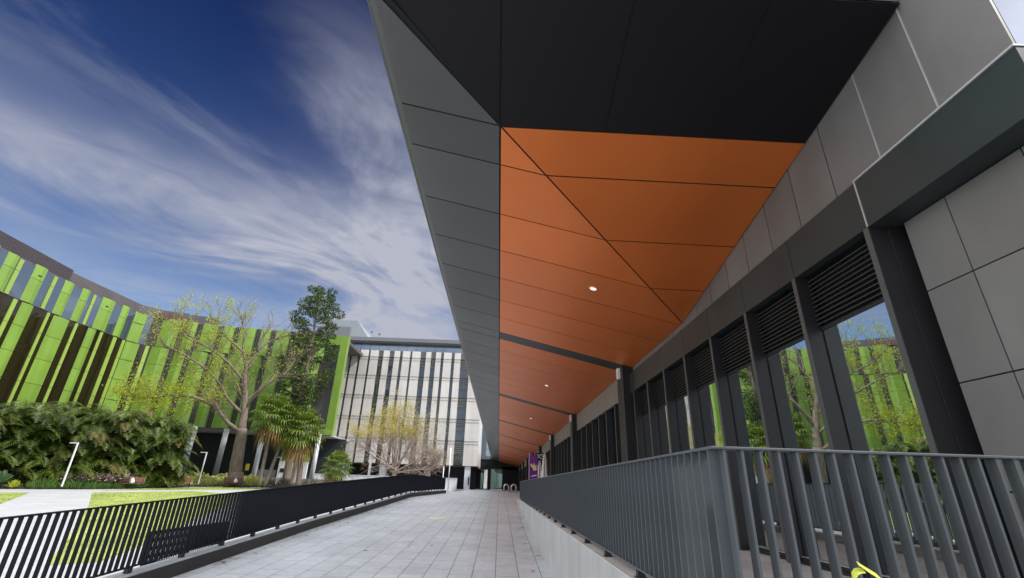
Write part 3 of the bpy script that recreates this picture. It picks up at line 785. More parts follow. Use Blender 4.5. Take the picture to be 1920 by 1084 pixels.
for gi, (a, c) in enumerate(gaps):
    for k in range(5):
        z0, z1 = zf_[k], zf_[k+1]
        hh = z1-z0; sl = 0.42+0.12*rg.random(); ns = 6
        wv = MB(); wv.box(a+.02, YW+.30, z0+.10, c-.02, YW+.34, z1-.06)
        wo = wv.build('window', M['wb_glass'], WB)
        s_ = MB()
        for q in range(ns):
            zt = z1-.12-q*(hh*sl/ns); s_.box(a+.02, YW+.16, zt-.13, c-.02, YW+.26, zt)
        for xx in (a+.02, (a+c)/2-.02, c-.06): s_.box(xx, YW+.262, z1-.12-hh*sl, xx+.04, YW+.29, z1-.06)
        s_.build('louvre', M['wb_slat'], wo)
    s_ = MB(); s_.box(a+.02, YW+.2, 18.2, c-.02, YW+.26, 19.15); s_.build('top_panel', M['wb_slat'], WB)
b = MB()
for z in zf_[1:-1]:
    b.box(-26.4, YW-.06, z-.02, -3.25, YW-.01, z+.01); b.box(-26.4, YW-.05, z-.43, -3.25, YW-.012, z-.41)
b.build('floor_rail', M['wb_slat'], WB)
b = MB(); b.box(-26.4, YW+.42, 2.40, -3.35, 92, 19.1); b.box(-26.4,YW+.30,2.30,-3.24,YW+.42,2.42); b.build('wall', M['wb_dark'], WB)
b = MB(); b.box(-3.36, YW+.31, 2.42, -3.24, 84, 19.15); b.build('side_panel', M['wb_panel'], WB)
b = MB(); x = -26.0
while x < -3.4:
    b.box(x, YW+.9, 19.1, x+1.46, YW+.94, 20.35); x += 1.5
b.build('balustrade_glass', M['wb_balus'], WB)
b = MB(); b.box(-26.2, YW+1.9, 19.1, -3.3, 91, 20.4); b.build('attic_wall', M['wb_dark'], WB)
b = MB(); b.box(-27.4, YW-.4, 20.55, -2.6, 92.4, 21.15); b.box(-27.2, YW-.1, 20.40, -2.8, 92, 20.549); b.build('roof', M['wb_roof'], WB)
b = MB(); b.hexa([(-32,77,21.2),(-22.2,77,21.2),(-22.2,86,21.2),(-32,86,21.2)], [(-32,77,25.6),(-25.6,77,25.6),(-25.6,86,25.6),(-32,86,25.6)])
pr = b.build('plant_room', M['wb_plant'], WB)
b = MB(); b.box(-31, 76.9, 21.4, -26.6, 76.99, 24.4); b.build('vent_panel', M['wb_roof'], pr)
for xd, yd in ((-21.9, 74), (-20.9, 75)):
    b = MB(); b.tube([(xd, yd, 21.15), (xd, yd, 22.4)], .05, 6)
    n = 14; rings = [(0.0, 0), (.16, .03), (.30, .10)]
    o = len(b.v)
    for r_, d_ in rings:
        for k in range(n):
            a = 2*math.pi*k/n; b.v.append((xd+r_*math.cos(a), yd-.25-d_, 22.5+r_*math.sin(a)))
    for i in range(2):
        for k in range(n): b.f.append((o+i*n+k, o+i*n+(k+1)%n, o+(i+1)*n+(k+1)%n, o+(i+1)*n+k))
    b.tube([(xd, yd, 22.4), (xd, yd-.75, 22.5)], .03, 5)
    b.build('dish', M['wb_plant'], WB)
for xp, y in ((-4.6, YW+.6), (-10.5, YW+1.2), (-17, YW+1.2), (-22.5, YW+1.2)):
    b = MB(); b.box(xp-.42, y-.4, ZT, xp+.42, y+.5, 2.42); b.build('pillar', M['col_white'], WB, bevel=.02)
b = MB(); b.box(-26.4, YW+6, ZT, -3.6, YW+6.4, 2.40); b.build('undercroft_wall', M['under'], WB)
b = MB(); b.box(-4.45, YW+.10, -.1, -4.28, YW+.185, .95); b.build('intercom_panel', M['black'], WB)
b = MB(); b.box(-24.0, 64.6, -1.4, -5.4, 64.9, .62); b.box(-24.0, 64.55, .6205, -5.4, 64.95, .68)
tag(b.build('low_wall', M['col_white']), 'low white wall in front of the pale building beyond the left railing', 'wall')

# ------------------------------------------------------------------ green building
GP = [(-44,14),(-46.1,46.5),(-45.5,55.8),(-44,57.5),(-38.2,59.6),(-29.3,61.2),(-22.2,63.9)]
CUM = [0]
for p, q in zip(GP, GP[1:]): CUM.append(CUM[-1]+math.hypot(q[0]-p[0], q[1]-p[1]))
def gpt(t, out=0.0):
    for i in range(len(GP)-1):
        if t <= CUM[i+1] or i == len(GP)-2:
            u = (t-CUM[i])/(CUM[i+1]-CUM[i]); p, q = GP[i], GP[i+1]
            dx, dy = (q[0]-p[0])/(CUM[i+1]-CUM[i]), (q[1]-p[1])/(CUM[i+1]-CUM[i])
            return (p[0]+u*(q[0]-p[0])+dy*out, p[1]+u*(q[1]-p[1])-dx*out)
GB = thing('green_building', 'lime green panelled building with dark glass slots curving behind the garden', 'building', (-44, 55, 0))
Z0, Z1, Z2 = 5.45, 14.72, 18.35
def gpanel(t0, t1, z0, z1, out, crease=None, ret=0.0, off=0.0):
    """folded metal panel: flat face plus a bevelled right return"""
    b = MB()
    def pr(t, o): return gpt(t, o)
    ts = [t0, t1]
    hs = []
    z = z0
    while z < z1-.01:
        nz_ = min(z+2.35, z1); hs.append((z, nz_-.035)); z = nz_
    for u, v in hs:
        m_ = t0+(t1-t0)*.62
        a0 = pr(t0+.01, 0); a1 = pr(t0+.01, out*.35); mm = pr(m_, out*1.15); c1 = pr(t1-.01, out*.55); c0 = pr(t1+ret, 0)
        if t1-t0 > .6: b.hexa([(x,y,u) for x,y in (a0,c0,c1,mm,a1)], [(x,y,v) for x,y in (a0,c0,c1,mm,a1)])
        else: b.prism([a0, c0, pr(t1-.01, out), pr(t0+.01, out)], u, v)
    b.prism([pr(t0+.03, 0), pr(t1-.03, 0), pr(t1-.03, out*.2), pr(t0+.03, out*.2)], z0+.005, z1-.005)
    return b
# left wing, measured rhythm
top_G = [(22.6,24.0),(24.9,26.0),(27.79,29.15),(32.62-1.19,32.62),(33.64,34.55),(36.23,37.9),(38.99,40.0),(40.99,42.5)]
top_thin = [(26.1,26.53),(30.05,30.45),(35.03,35.37)]
low_G = [(22.0,23.6),(24.6,25.6),(28.15,29.4),(31.84,33.65),(35.95,36.95),(41.1,42.75)]
low_thin = [(27.22,27.65),(31.01,31.34),(34.35,34.68),(37.46,37.83),(39.25,39.74),(40.55,40.95),(43.40,43.80)]
t = 1.0
rg = random.Random(11)
while t < 21:
    w1 = rg.uniform(1.1, 1.8); top_G.append((t, t+w1)); low_G.append((t+.4, t+.4+w1)); low_thin.append((t+w1+1.0, t+w1+1.35)); t += w1+rg.uniform(1.6, 2.4)
for a, c in top_G: gpanel(a, c, Z1+.03, Z2+.06*((a*7) % 3), .16, ret=.10).build('green_panel', M['green'], GB)
for a, c in low_G: gpanel(a, c, Z0, Z1-.02, .12, ret=.10).build('green_panel', M['green'], GB)
for a, c in top_thin: gpanel(a, c, Z1+.03, Z2-.1, .14, ret=.03).build('green_fin', M['green_pale'], GB)
for a, c in low_thin: gpanel(a, c, Z0, Z1-.05, .11, ret=.03).build('green_fin', M['green_pale'], GB)
for a in (27.79, 36.23): 
    p = gpt(a+.75, .165); b = MB(); b.box(p[0], p[1]-.16, Z2-.9, p[0]+.03, p[1]+.16, Z2-.78); b.build('vent', M['black'], GB)
# right wing
t = 44.0; k = 0; slots = []
while t < 63.5:
    w1 = (1.9, 1.15, 1.7, 1.3)[k % 4]
    if 43.5 < t: 
        gpanel(t, min(t+w1, 64.2), Z0, Z1-.02, .35, ret=.12).build('green_panel', M['green'], GB)
        gpanel(t+.35, min(t+.35+w1, 64.2), Z1+.03, Z2+.1, .35, ret=.12).build('green_panel', M['green'], GB)
    slots.append((t+w1, t+w1+.72)); t += w1+.72; k += 1
for a, c in slots:
    if c > 64.2: continue
    b = MB()
    for q in (0.18, .40, .60):
        for z0, z1, o_ in ((Z0+.05, Z1-.05, 0), (Z1+.1, Z2, .35)):
            x, y = gpt(a+q+o_, .1); b.box(x-.05, y-.05, z0, x+.05, y+.05, z1)
    z = Z0+.4
    while z < Z2:
        p, q_ = gpt(a+.05, .07), gpt(c-.05, .07); b.bar((p[0],p[1],z), (q_[0],q_[1],z), .06, .10); z += .62
    b.build('slot_louvre', M['gb_slat'], GB)
def gwall(name, t0, t1, z0, z1, m, out=0.0):
    b = MB(); ts = [t0]+[c for c in CUM if t0 < c < t1]+[t1]
    for a, c in zip(ts, ts[1:]):
        p, q = gpt(a, out), gpt(c, out); b.add([(p[0],p[1],z0),(q[0],q[1],z0),(q[0],q[1],z1),(p[0],p[1],z1)], [(0,1,2,3)])
    return b.build(name, m, GB)
gwall('upper_glazing', 0, 43.2, Z1, Z2-.15, M['gb_glass'], .06)
gwall('lower_glazing', 0, 43.2, Z0, Z1, M['gb_brown'], .04)
gwall('slot_backing', 43.2, CUM[-1], Z0, Z2, M['gb_dark'], .0)
# floor line and soffit edge
b = MB(); ts = [0.0]+CUM[1:]
for z0, z1, o_ in ((Z1-.02, Z1+.025, .10), (Z0-.16, Z0-.003, .30)):
    for a, c in zip(ts, ts[1:]):
        p, q, p2, q2 = gpt(a, o_), gpt(c-.001, o_), gpt(a, -.1), gpt(c-.001, -.1)
        b.prism([p2, q2, q, p], z0, z1)
b.build('floor_edge', M['gb_slat'], GB)
# soffit slab and dark undercroft
def offs(o_): return [gpt(min(c, CUM[-1]-1e-4), o_) for c in CUM]
inn = [(-60, 14), (-60, 75), (-22.2, 75)]
b = MB(); b.prism(offs(-.11)+inn[::-1], Z0-.20, Z0-.01); b.build('soffit_slab', M['slab'], GB)
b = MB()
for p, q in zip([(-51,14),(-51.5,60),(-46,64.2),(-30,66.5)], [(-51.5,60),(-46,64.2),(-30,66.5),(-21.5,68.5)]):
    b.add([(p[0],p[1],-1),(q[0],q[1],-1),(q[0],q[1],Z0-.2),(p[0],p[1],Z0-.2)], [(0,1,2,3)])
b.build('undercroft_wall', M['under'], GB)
b = MB(); b.prism(offs(-.3)+inn[::-1], -1.5, 0.02); b.build('undercroft_floor', M['slab'], GB)
b = MB(); pts = offs(-.25); b.prism(pts+inn[::-1], Z2-.3, Z2+.15); b.build('roof_slab', M['mauve'], GB)
# roof storey in mauve cladding with standing seams
for name, t0, t1, o_, zt, m in (('roof_cladding', 0, 32.3, -.35, 19.85, M['mauve_shade']), ('roof_cladding', 32.3, 46.8, -.45, 19.65, M['mauve']), ('roof_cladding', 46.8, 50.2, -.5, 19.55, M['mauve'])):
    b = MB(); n = int((t1-t0)/.30)
    for i in range(n):
        a, c = t0+(t1-t0)*i/n, t0+(t1-t0)*(i+1)/n
        p, q = gpt(a, o_), gpt(c, o_); p2, q2 = gpt(a, o_-1.2), gpt(c, o_-1.2)
        b.prism([p, q, q2, p2], Z2, zt)
        s0 = gpt(a, o_+.018); s1 = gpt(a+.035, o_+.018); s2 = gpt(a+.035, o_); s3 = gpt(a, o_)
        b.prism([s0, s1, s2, s3], Z2+.1, zt-.02)
    b.build(name, m, GB)
b = MB(); p, q = gpt(43.6, .0), gpt(46.2, .0); b.bar((p[0],p[1],18.75), (q[0],q[1],18.75), .3, .7); b.build('vent_panel', M['rust'], GB)
# green end portal
b = MB()
b.box(-24.6, 62.9, Z2-1.1, -21.75, 63.7, Z2+.25); b.box(-22.75, 62.9, Z0+.55, -21.75, 63.7, Z2-1.1); b.box(-26.0, 62.9, Z0-.15, -21.75, 63.7, Z0+.54)
b.build('portal_frame', M['green'], GB)
b = MB(); b.box(-27.5, 63.9, Z0+.54, -22.0, 64.0, Z2-.15); b.build('portal_glazing', M['gb_glass'], GB)
b = MB()
for z in (8.5, 11.7, 15.0): b.box(-27.5, 63.78, z, -22.76, 63.88, z+.18)
for x in (-26.2, -25.1, -24.0): b.box(x, 63.8, Z0+.55, x+.08, 63.89, Z2-.16)
b.build('portal_mullion', M['black'], GB)
# undercroft columns and end wall
for x, y, r_, m in ((-32.75,58.45,.30,'col_grey'),(-35.7,56.9,.38,'col_grey'),(-29.3,60.4,.28,'col_white'),(-40.5,54.5,.38,'col_grey'),(-23.0,62.0,.27,'col_white')):
    b = MB(); b.lathe(x, y, [(r_,-.2),(r_,Z0-.2)], 16); b.build('column', M[m], GB, True)
b = MB(); b.box(-28.0, 63.6, -.6, -24.4, 63.9, 2.0); b.build('end_wall', M['col_white'], GB)
b = MB(); b.box(-28.0, 63.62, 2.001, -24.4, 63.88, Z0-.2)
ew = b.build('green_end_wall', M['green'], GB)
b = MB(); b.box(-27.7, 63.55, .7, -27.2, 63.598, 1.15); b.build('wall_plaque', M['black'], GB)
b = MB(); b.box(-31.2, 64.4, .0, -28.6, 64.6, .95)
b.build('undercroft_counter', M['col_grey'], GB)
SY = thing('standing_sign', 'small yellow sign standing in the dark undercroft behind the white column', 'sign', (-30.6, 61.3, 0.02))
b = MB(); b.box(-30.95, 61.3, .75, -30.5, 61.34, 1.5); b.build('sign_board', M['signyellow'], SY)
b = MB(); b.box(-30.75, 61.345, .02, -30.70, 61.40, 1.4); b.box(-30.95, 61.2, .021, -30.5, 61.5, .05); b.build('stand', M['black'], SY)

# ------------------------------------------------------------------ vegetation helpers
def rv(rg): 
    while True:
        v = Vector((rg.uniform(-1,1), rg.uniform(-1,1), rg.uniform(-1,1)))
        if .05 < v.length < 1: return v.normalized()
def leaf(mb, p, d, n, L, W, fold=.15):
    """pointed leaf quad pair along d with normal n"""
    s = d.cross(n)
    if s.length < 1e-3: s = d.orthogonal()
    s.normalize(); n = s.cross(d)
    m = p+d*L*.5
    a = m+s*W*.5+n*L*fold; c = m-s*W*.5+n*L*fold
    o = len(mb.v); mb.v += [tuple(p), tuple(a), tuple(p+d*L), tuple(c)]
    mb.f.append((o, o+1, o+2, o+3))
def twigs(mb, lf, p, d, L, r, depth, rg, leafp, lsize, spread=.75, up=.12, tips=None, nmin=2, nmax=3, shrink=.68):
    """recursive branching; leaves go to lf with probability leafp(p)"""
    n = 4; pts = [p]; q = p.copy(); dd = d.copy()
    for i in range(n):
        dd = (dd+rv(rg)*.16+Vector((0,0,up*.5))).normalized(); q = q+dd*(L/n); pts.append(q.copy())
    mb.tube(pts, [r*(1-.42*i/n) for i in range(n+1)], 6 if r > .05 else (4 if r > .02 else 3), cap=False)
    if depth == 0:
        k = leafp(q)
        for _ in range(int(k)+(1 if rg.random() < k-int(k) else 0)):
            u = rg.choice(pts[1:])+rv(rg)*lsize*1.6
            leaf(lf, u, (rv(rg)+Vector((0,0,-.3))).normalized(), rv(rg), lsize*rg.uniform(.7,1.3), lsize*.55)
        return
    for _ in range(rg.randint(nmin, nmax)):
        i = rg.randint(2, n); nd = (dd+rv(rg)*spread+Vector((0,0,up))).normalized()
        twigs(mb, lf, pts[i], nd, L*shrink*rg.uniform(.8,1.15), max(.008, r*.52), depth-1, rg, leafp, lsize, spread, up, tips, nmin, nmax, shrink)

def limb(mb, pts, r0, r1, n=10, rg=None, jit=.0):
    pts = [Vector(p) for p in pts]
    # smooth by inserting Catmull-Rom points
    out = []
    for i in range(len(pts)-1):
        p0 = pts[max(0,i-1)]; p1 = pts[i]; p2 = pts[i+1]; p3 = pts[min(len(pts)-1,i+2)]
        for k in range(4):
            t = k/4
            out.append(.5*((2*p1)+(p2-p0)*t+(2*p0-5*p1+4*p2-p3)*t*t+(3*p1-p0-3*p2+p3)*t**3))
    out.append(pts[-1])
    if rg: out = [p+rv(rg)*jit for p in out]
    m = len(out)-1
    mb.tube(out, [r0+(r1-r0)*(i/m) for i in range(m+1)], n)
    return out

# --- big half bare tree on the left
BT = thing('broad_tree', 'large half bare spreading tree with sparse yellow green leaves before the green building', 'tree', (-28.2, 54.1, -.5))
rg = random.Random(21); tk = MB(); lf = MB()
V = Vector
base = limb(tk, [(-28.1,54.1,-.7),(-28.2,54.1,.1),(-28.35,54.0,1.8),(-28.45,53.96,3.6),(-28.6,53.9,4.9)], .70, .52, 14, rg, .02)
tk.lathe(-28.1, 54.1, [(.95,-.75),(.80,-.2),(.69,.5)], 14)
L1 = limb(tk, [(-28.5,53.95,4.4),(-29.3,53.5,5.0),(-30.05,53.1,5.6),(-30.7,52.6,6.4),(-31.3,52.2,7.3),(-32.4,51.9,8.2)], .24, .10, 8, rg, .03)
L2 = limb(tk, [(-30.9,52.5,6.7),(-32.6,51.4,7.6),(-34.6,50.2,7.7),(-36.4,49.2,7.2),(-37.6,48.6,7.3)], .17, .06, 7, rg, .05)
Mn = limb(tk, [(-28.6,53.9,4.8),(-28.75,53.8,6.6),(-29.0,53.7,8.2),(-29.4,53.4,10.4),(-29.6,53.3,12.0)], .46, .17, 12, rg, .03)
B1 = limb(tk, [(-28.7,53.85,6.4),(-30.2,52.8,7.8),(-31.6,52.4,9.6),(-33.4,50.8,11.3),(-35.4,50.0,12.3),(-36.6,49.2,12.8)], .18, .06, 8, rg, .05)
B2 = limb(tk, [(-29.3,53.5,9.9),(-31.0,52.2,11.8),(-32.6,51.6,12.9),(-34.6,50.4,14.0),(-35.8,49.4,15.2)], .15, .05, 8, rg, .05)
B3 = limb(tk, [(-29.6,53.3,11.8),(-29.0,53.9,13.4),(-28.4,54.4,14.8),(-26.7,54.8,15.9),(-25.0,55.4,16.5)], .13, .045, 8, rg, .04)
B4 = limb(tk, [(-29.6,53.3,11.9),(-30.2,52.9,13.8),(-30.4,52.6,15.6),(-31.0,52.2,17.2)], .13, .045, 8, rg, .04)
B5 = limb(tk, [(-29.0,53.9,13.5),(-28.6,53.6,15.4),(-28.0,53.9,16.8)], .15, .05, 7, rg, .04)
B6 = limb(tk, [(-28.8,53.8,7.0),(-27.4,53.2,8.6),(-26.3,53.0,9.9),(-25.0,53.4,11.2),(-24.2,53.6,12.9)], .14, .05, 8, rg, .05)
B7 = limb(tk, [(-28.9,53.8,7.8),(-28.0,54.9,9.8),(-27.0,55.6,11.8),(-25.8,56,13.6)], .13, .05, 8, rg, .05)
B8 = limb(tk, [(-28.6,53.8,6.0),(-29.8,54.9,8.0),(-31.4,55.6,10.2),(-33,55.8,12.4)], .14, .05, 8, rg, .05)
B9 = limb(tk, [(-30.0,53.0,13.2),(-32.0,52.2,14.8),(-33.4,51.4,16.6)], .15, .05, 7, rg, .05)
def lp_bt(p):
    left = (-29.5-p.x)/7
    if p.z < 9.5 and p.x < -32.5: return 9
    if p.x < -31: return 5.5
    return max(1.2, 2.8+2.5*left) if p.z < 16.0 else .8
for br2, L, dp, start in ((L1,2.0,3,8),(L2,1.7,3,4),(B1,2.2,3,6),(B2,2.1,3,5),(B3,1.8,2,6),(B4,1.9,3,5),(B5,1.6,2,4),(B6,1.9,3,6),(B7,2.0,3,6),(B8,2.0,3,6),(B9,1.7,3,3),(Mn,1.7,2,6)):
    for i in range(start, len(br2)):
        for q in range(2):
            d = (br2[i]-br2[i-1]).normalized()
            twigs(tk, lf, br2[i], (d*.7+rv(rg)*.9+V((0,0,.25))).normalized(), L*rg.uniform(.7,1.2), .036, dp-1, rg, lp_bt, .22, .85, .15)
for c_, n_, s_ in ((V((-36.0,49.2,6.9)),900,V((2.4,1.6,1.3))),(V((-37.5,48.4,7.6)),500,V((1.6,1.2,.9))),(V((-34.2,50.2,8.4)),300,V((1.3,1.2,.8)))):
    for _ in range(n_):
        o_ = V((rg.gauss(0,.5)*s_.x, rg.gauss(0,.5)*s_.y, rg.gauss(0,.5)*s_.z))
        leaf(lf, c_+o_, (rv(rg)+V((0,0,-.2))).normalized(), rv(rg), .20*rg.uniform(.7,1.3), .12)
tk.build('trunk', M['bark_grey'], BT, True); lf.build('crown', M['leaf_yellow'], BT)

# --- tall columnar fig
TF = thing('columnar_tree', 'tall narrow dark green tree with clumped crown rising above the green building', 'tree', (-24.1, 57.1, -.4))
rg = random.Random(33); tk = MB(); lf = MB()
tr_ = limb(tk, [(-24.0,57.15,-.5),(-24.1,57.1,3),(-24.15,57.1,7),(-24.2,57.05,11),(-24.1,57.05,14.2),(-24.3,57.0,18),(-24.5,56.9,21.5)], .42, .07, 10, rg, .03)
limb(tk, [(-24.2,57.05,13.0),(-23.7,57.2,14.6),(-23.2,57.4,16.2),(-22.6,57.6,18.2)], .16, .05, 7)
def prof_w(z):
    for (z0,w0),(z1,w1) in zip([(7.8,.8),(9.5,2.0),(11.5,2.75),(14.0,2.7),(16.0,2.2),(18.5,2.7),(20.5,2.3),(22.5,1.35),(23.6,.4)], [(9.5,2.0),(11.5,2.75),(14.0,2.7),(16.0,2.2),(18.5,2.7),(20.5,2.3),(22.5,1.35),(23.6,.4),(30,.1)]):
        if z <= z1: return w0+(w1-w0)*(z-z0)/(z1-z0)
for k in range(92):
    z = 7.9+15.3*(k+rg.random())/92
    a = k*2.4+rg.uniform(-.5,.5); w_ = prof_w(z); rr = w_*rg.choice((.45,.75,.92,1.05)); 
    if 12.2 < z < 15.2 and math.sin(a) < -.1 and rg.random() < .6: continue
    c_ = V((-24.2+rr*math.cos(a), 57.0+rr*math.sin(a), z+rg.uniform(-.2,.2)))
    s0 = min(len(tr_)-1, max(0, int((z-.8)/22*len(tr_))))
    tk.tube([tr_[s0], (tr_[s0]+c_)/2+V((0,0,-.15)), c_], [.06,.045,.02], 4, cap=False)
    sz = rg.uniform(.42,.88)*(.75 if z > 21.5 else 1)
    for _ in range(int(270*sz)):
        d = rv(rg); p = c_+V((d.x*sz, d.y*sz, d.z*sz*.72))*rg.uniform(.45,1.05)
        leaf(lf, p, (d*.7+rv(rg)*.7).normalized(), (d+V((0,0,.6))).normalized(), .26*rg.uniform(.7,1.3), .13)
tk.build('trunk', M['bark_grey'], TF, True); lf.build('crown', M['leaf_dark'], TF)

# --- fan palms
def fan_crown(mb, dry, c, r, rg, nf=34, ndry=7, lo=-.75):
    for k in range(nf+ndry):
        isdry = k >= nf
        a = k*2.399+rg.uniform(-.2,.2)
        e = (1.35-(k/nf)*(1.35-lo)) if not isdry else rg.uniform(-1.25,-.75)
        d = V((math.cos(a)*math.cos(e), math.sin(a)*math.cos(e), math.sin(e)))
        L = r*rg.uniform(.42,.55); hub = c+d*L
        hub.z -= .06*r*(1-math.sin(e))
        m = dry if isdry else mb
        m.tube([c, (c+hub)/2+V((0,0,.03*r)), hub], [.022*r/2, .016*r/2, .012*r/2], 3, cap=False)
        s = d.cross(V((0,0,1)))
        if s.length < .1: s = V((math.sin(a), -math.cos(a), 0))
        s.normalize(); n = s.cross(d)
        nb = 15
        for q in range(nb):
            g = (q/(nb-1)-.5)*3.5
            bd = (d*math.cos(g)+s*math.sin(g)).normalized()
            Lb = r*.50*(1-.16*abs(g)/1.75)*rg.uniform(.9,1.1)
            w = r*.055
            p1 = hub+bd*Lb*.55+n*.02*r; p2 = hub+bd*Lb*.82+V((0,0,-.05*r)); p3 = hub+bd*Lb+V((0,0,-(.17 if not isdry else .36)*r))
            sd = bd.cross(n).normalized()*w*.5
            o = len(m.v); m.v += [tuple(hub), tuple(p1+sd), tuple(p1-sd), tuple(p2+sd*.8), tuple(p2-sd*.8), tuple(p3)]
            m.f += [(o,o+1,o+2), (o+1,o+3,o+4,o+2), (o+3,o+5,o+4)]
def fan_palm(label, trunks, cs, group, seed):
    rg = random.Random(seed)
    t = thing('fan_palm', label, 'palm', trunks[0][0], group)
    lf = MB(); dr = MB()
    for c, r in cs: fan_crown(lf, dr, V(c), r, rg)
    for pts, r0, r1 in [(tr[0:-2], tr[-2], tr[-1]) for tr in trunks]:
        tk = MB(); o_ = limb(tk, pts, r0, r1, 10, rg, .012)
        tk.build('trunk', M['bark_palm'], t, True)
    lf.build('fronds', M['leaf_palm'], t); dr.build('dry_skirt', M['leaf_dry'], t)
fan_palm('left fan palm with a broad green crown over a leaning trunk behind the railing', [((-24.24,51.6,-.8),(-24.3,51.6,2.5),(-24.35,51.55,6.0),.20,.15)], [((-24.35,51.55,6.3),2.75)], 'fan palms beyond the railing', 41)
fan_palm('slim fan palm with its crown half hidden behind the leftmost fan palm', [((-23.8,51.8,-.8),(-23.3,52.0,2.4),(-23.1,52.2,5.2),.19,.14)], [((-23.1,52.2,5.4),2.1)], 'fan palms beyond the railing', 42)
fan_palm('right fan palm with a thick brown trunk and dry orange fronds under its crown', [((-20.9,53.0,-.8),(-21.1,52.95,2),(-21.6,52.75,4.6),.30,.22)], [((-21.6,52.75,4.9),2.95)], 'fan palms beyond the railing', 43)
fan_palm('short young fan palm with an orange brown stub trunk before the low white wall', [((-15.3,47.6,-1.3),(-15.35,47.6,-.2),(-15.4,47.56,1.0),.26,.22)], [((-15.4,47.56,1.25),1.7)], 'fan palms beyond the railing', 44)
b = MB(); limb(b, [(-22.3,55.0,-.5),(-22.4,55.0,2.0),(-22.35,55,4.0),(-22.1,55,5.6)], .30, .14, 10)
PT = thing('pale_tree', 'pale smooth trunk standing behind the right fan palm', 'tree', (-22.3, 55.0, -.5))
b.build('trunk', M['bark_pale'], PT, True)
rg = random.Random(9); lf = MB(); tw = MB()
for _ in range(9): twigs(tw, lf, V((-22.1,55,5.4)), (rv(rg)+V((0,0,.6))).normalized(), 1.1, .06, 2, rg, lambda p: 6, .16, .8, .1)
tw.build('branches', M['bark_pale'], PT); lf.build('crown', M['leaf_dark'], PT)

# --- golden tree in front of the pale building
def golden_tree(label, x, y, h, seed, gold, wide, m_leaf, group='pale twiggy trees before the pale building'):
    rg = random.Random(seed)
    t = thing('twiggy_tree', label, 'tree', (x, y, -.9), group)
    tk = MB(); lf = MB()
    limb(tk, [(x,y,-1.1),(x-.05,y,.4),(x+.05,y,1.4)], .30, .22, 9, rg, .02)
    for k in range(13):
        a = k*2.399; e = rg.uniform(.25, 1.35)
        d = V((math.cos(a)*math.cos(e)*wide, math.sin(a)*math.cos(e)*.8, math.sin(e))).normalized()
        L = h*rg.uniform(.28,.36)
        p0 = V((x, y, rg.uniform(.5, 1.6)))
        pts = [p0]; dd = d.copy()
        for q in range(5):
            dd = (dd+rv(rg)*.2+V((0,0,.10))).normalized(); pts.append(pts[-1]+dd*L/5)
        tk.tube(pts, [.11,.09,.075,.06,.05,.04], 6, cap=False)
        for q in (2,3,4,5,5):
            for _ in range(2):
                twigs(tk, lf, pts[q], (dd*.6+rv(rg)*.9+V((0,0,.25))).normalized(), h*.15*rg.uniform(.8,1.25), .030, 3, rg, gold, .15, .8, .08, nmin=2, nmax=3, shrink=.72)
    tk.build('trunk', M['twig'], t); lf.build('crown', m_leaf, t)
golden_tree('tree with a golden yellow leafy top and bare pinkish lower twigs before the pale building', -10.6, 50.9, 11.0, 51, lambda p: 5.2 if (p.z > 4.4 and p.x < -8.8) else (1.8 if p.z > 4.2 else .25), 1.5, M['leaf_gold'])
golden_tree('low bare twiggy tree spreading at the end of the left railing', -8.0, 55.5, 5.0, 52, lambda p: .15, 1.5, M['leaf_gold'])

# --- cane palm thicket
def cane(mb, old, c, h, rg, nf):
    for k in range(nf):
        a = rg.uniform(0, 6.283); lean = rg.uniform(.15, .95)
        base = c+V((rg.gauss(0,.55), rg.gauss(0,.55), 0)); base.z = c.z+h*rg.uniform(.05,.66)
        L = h*rg.uniform(.27,.44); d = V((math.cos(a)*lean, math.sin(a)*lean, 1)).normalized()
        pts = [base]; dd = d.copy(); n = 9
        for q in range(n):
            dd = (dd+V((math.cos(a)*.10, math.sin(a)*.10, -.20-.03*q))).normalized(); pts.append(pts[-1]+dd*L/n)
        m = old if rg.random() < .035 else mb
        m.tube(pts, [.022*(1-.8*i/n)+.003 for i in range(n+1)], 3, cap=False)
        for i in range(2, n+1):
            f = pts[i]-pts[i-1]; f.normalize(); s = f.cross(V((0,0,1)))
            if s.length < .1: s = V((1,0,0))
            s.normalize(); u = s.cross(f)
            for st in (0, .5):
                p = pts[i-1].lerp(pts[i], st)
                ll = L*.25*math.sin(math.pi*min(.95, (i+st)/(n+2)+.12))*1.25
                for sg in (-1, 1):
                    q_ = (s*sg*.8+f*.55+u*.25-V((0,0,.50))).normalized()
                    leaf(m, p, q_, u, ll*rg.uniform(.85,1.15), .085, -.06)
rg = random.Random(61)
canes = [(-43.0,33.5,4.9),(-41.2,35.6,5.2),(-40.0,37.2,5.4),(-39.2,39.2,5.2),(-37.9,39.9,5.5),(-37.0,41.6,5.5),(-35.9,42.2,5.9),(-35.2,43.8,5.8),(-34.0,44.3,5.9),(-33.4,46.0,5.7),(-32.2,46.6,5.6),(-31.4,47.6,5.0),(-38.6,42.8,5.9),(-36.6,45.0,6.0),(-34.4,47.4,5.8)]
for i, (x, y, h) in enumerate(canes):
    t = thing('cane_palm', 'dense dark green cane palm clump of the tall thicket under the green building', 'palm', (x, y, -.9), 'cane palms of the thicket on the left')
    mb = MB(); od = MB(); cane(mb, od, V((x, y, -.9)), h*1.46, rg, 120)
    for _ in range(5):
        px, py = x+rg.gauss(0,.4), y+rg.gauss(0,.4); mb.tube([(px,py,-1.0),(px+rg.uniform(-.3,.3),py+rg.uniform(-.3,.3),h*.5)], [.05,.035], 5, cap=False)
    mb.build('fronds', M['leaf_cane'], t)
    if od.v: od.build('old_fronds', M['leaf_cane2'], t)
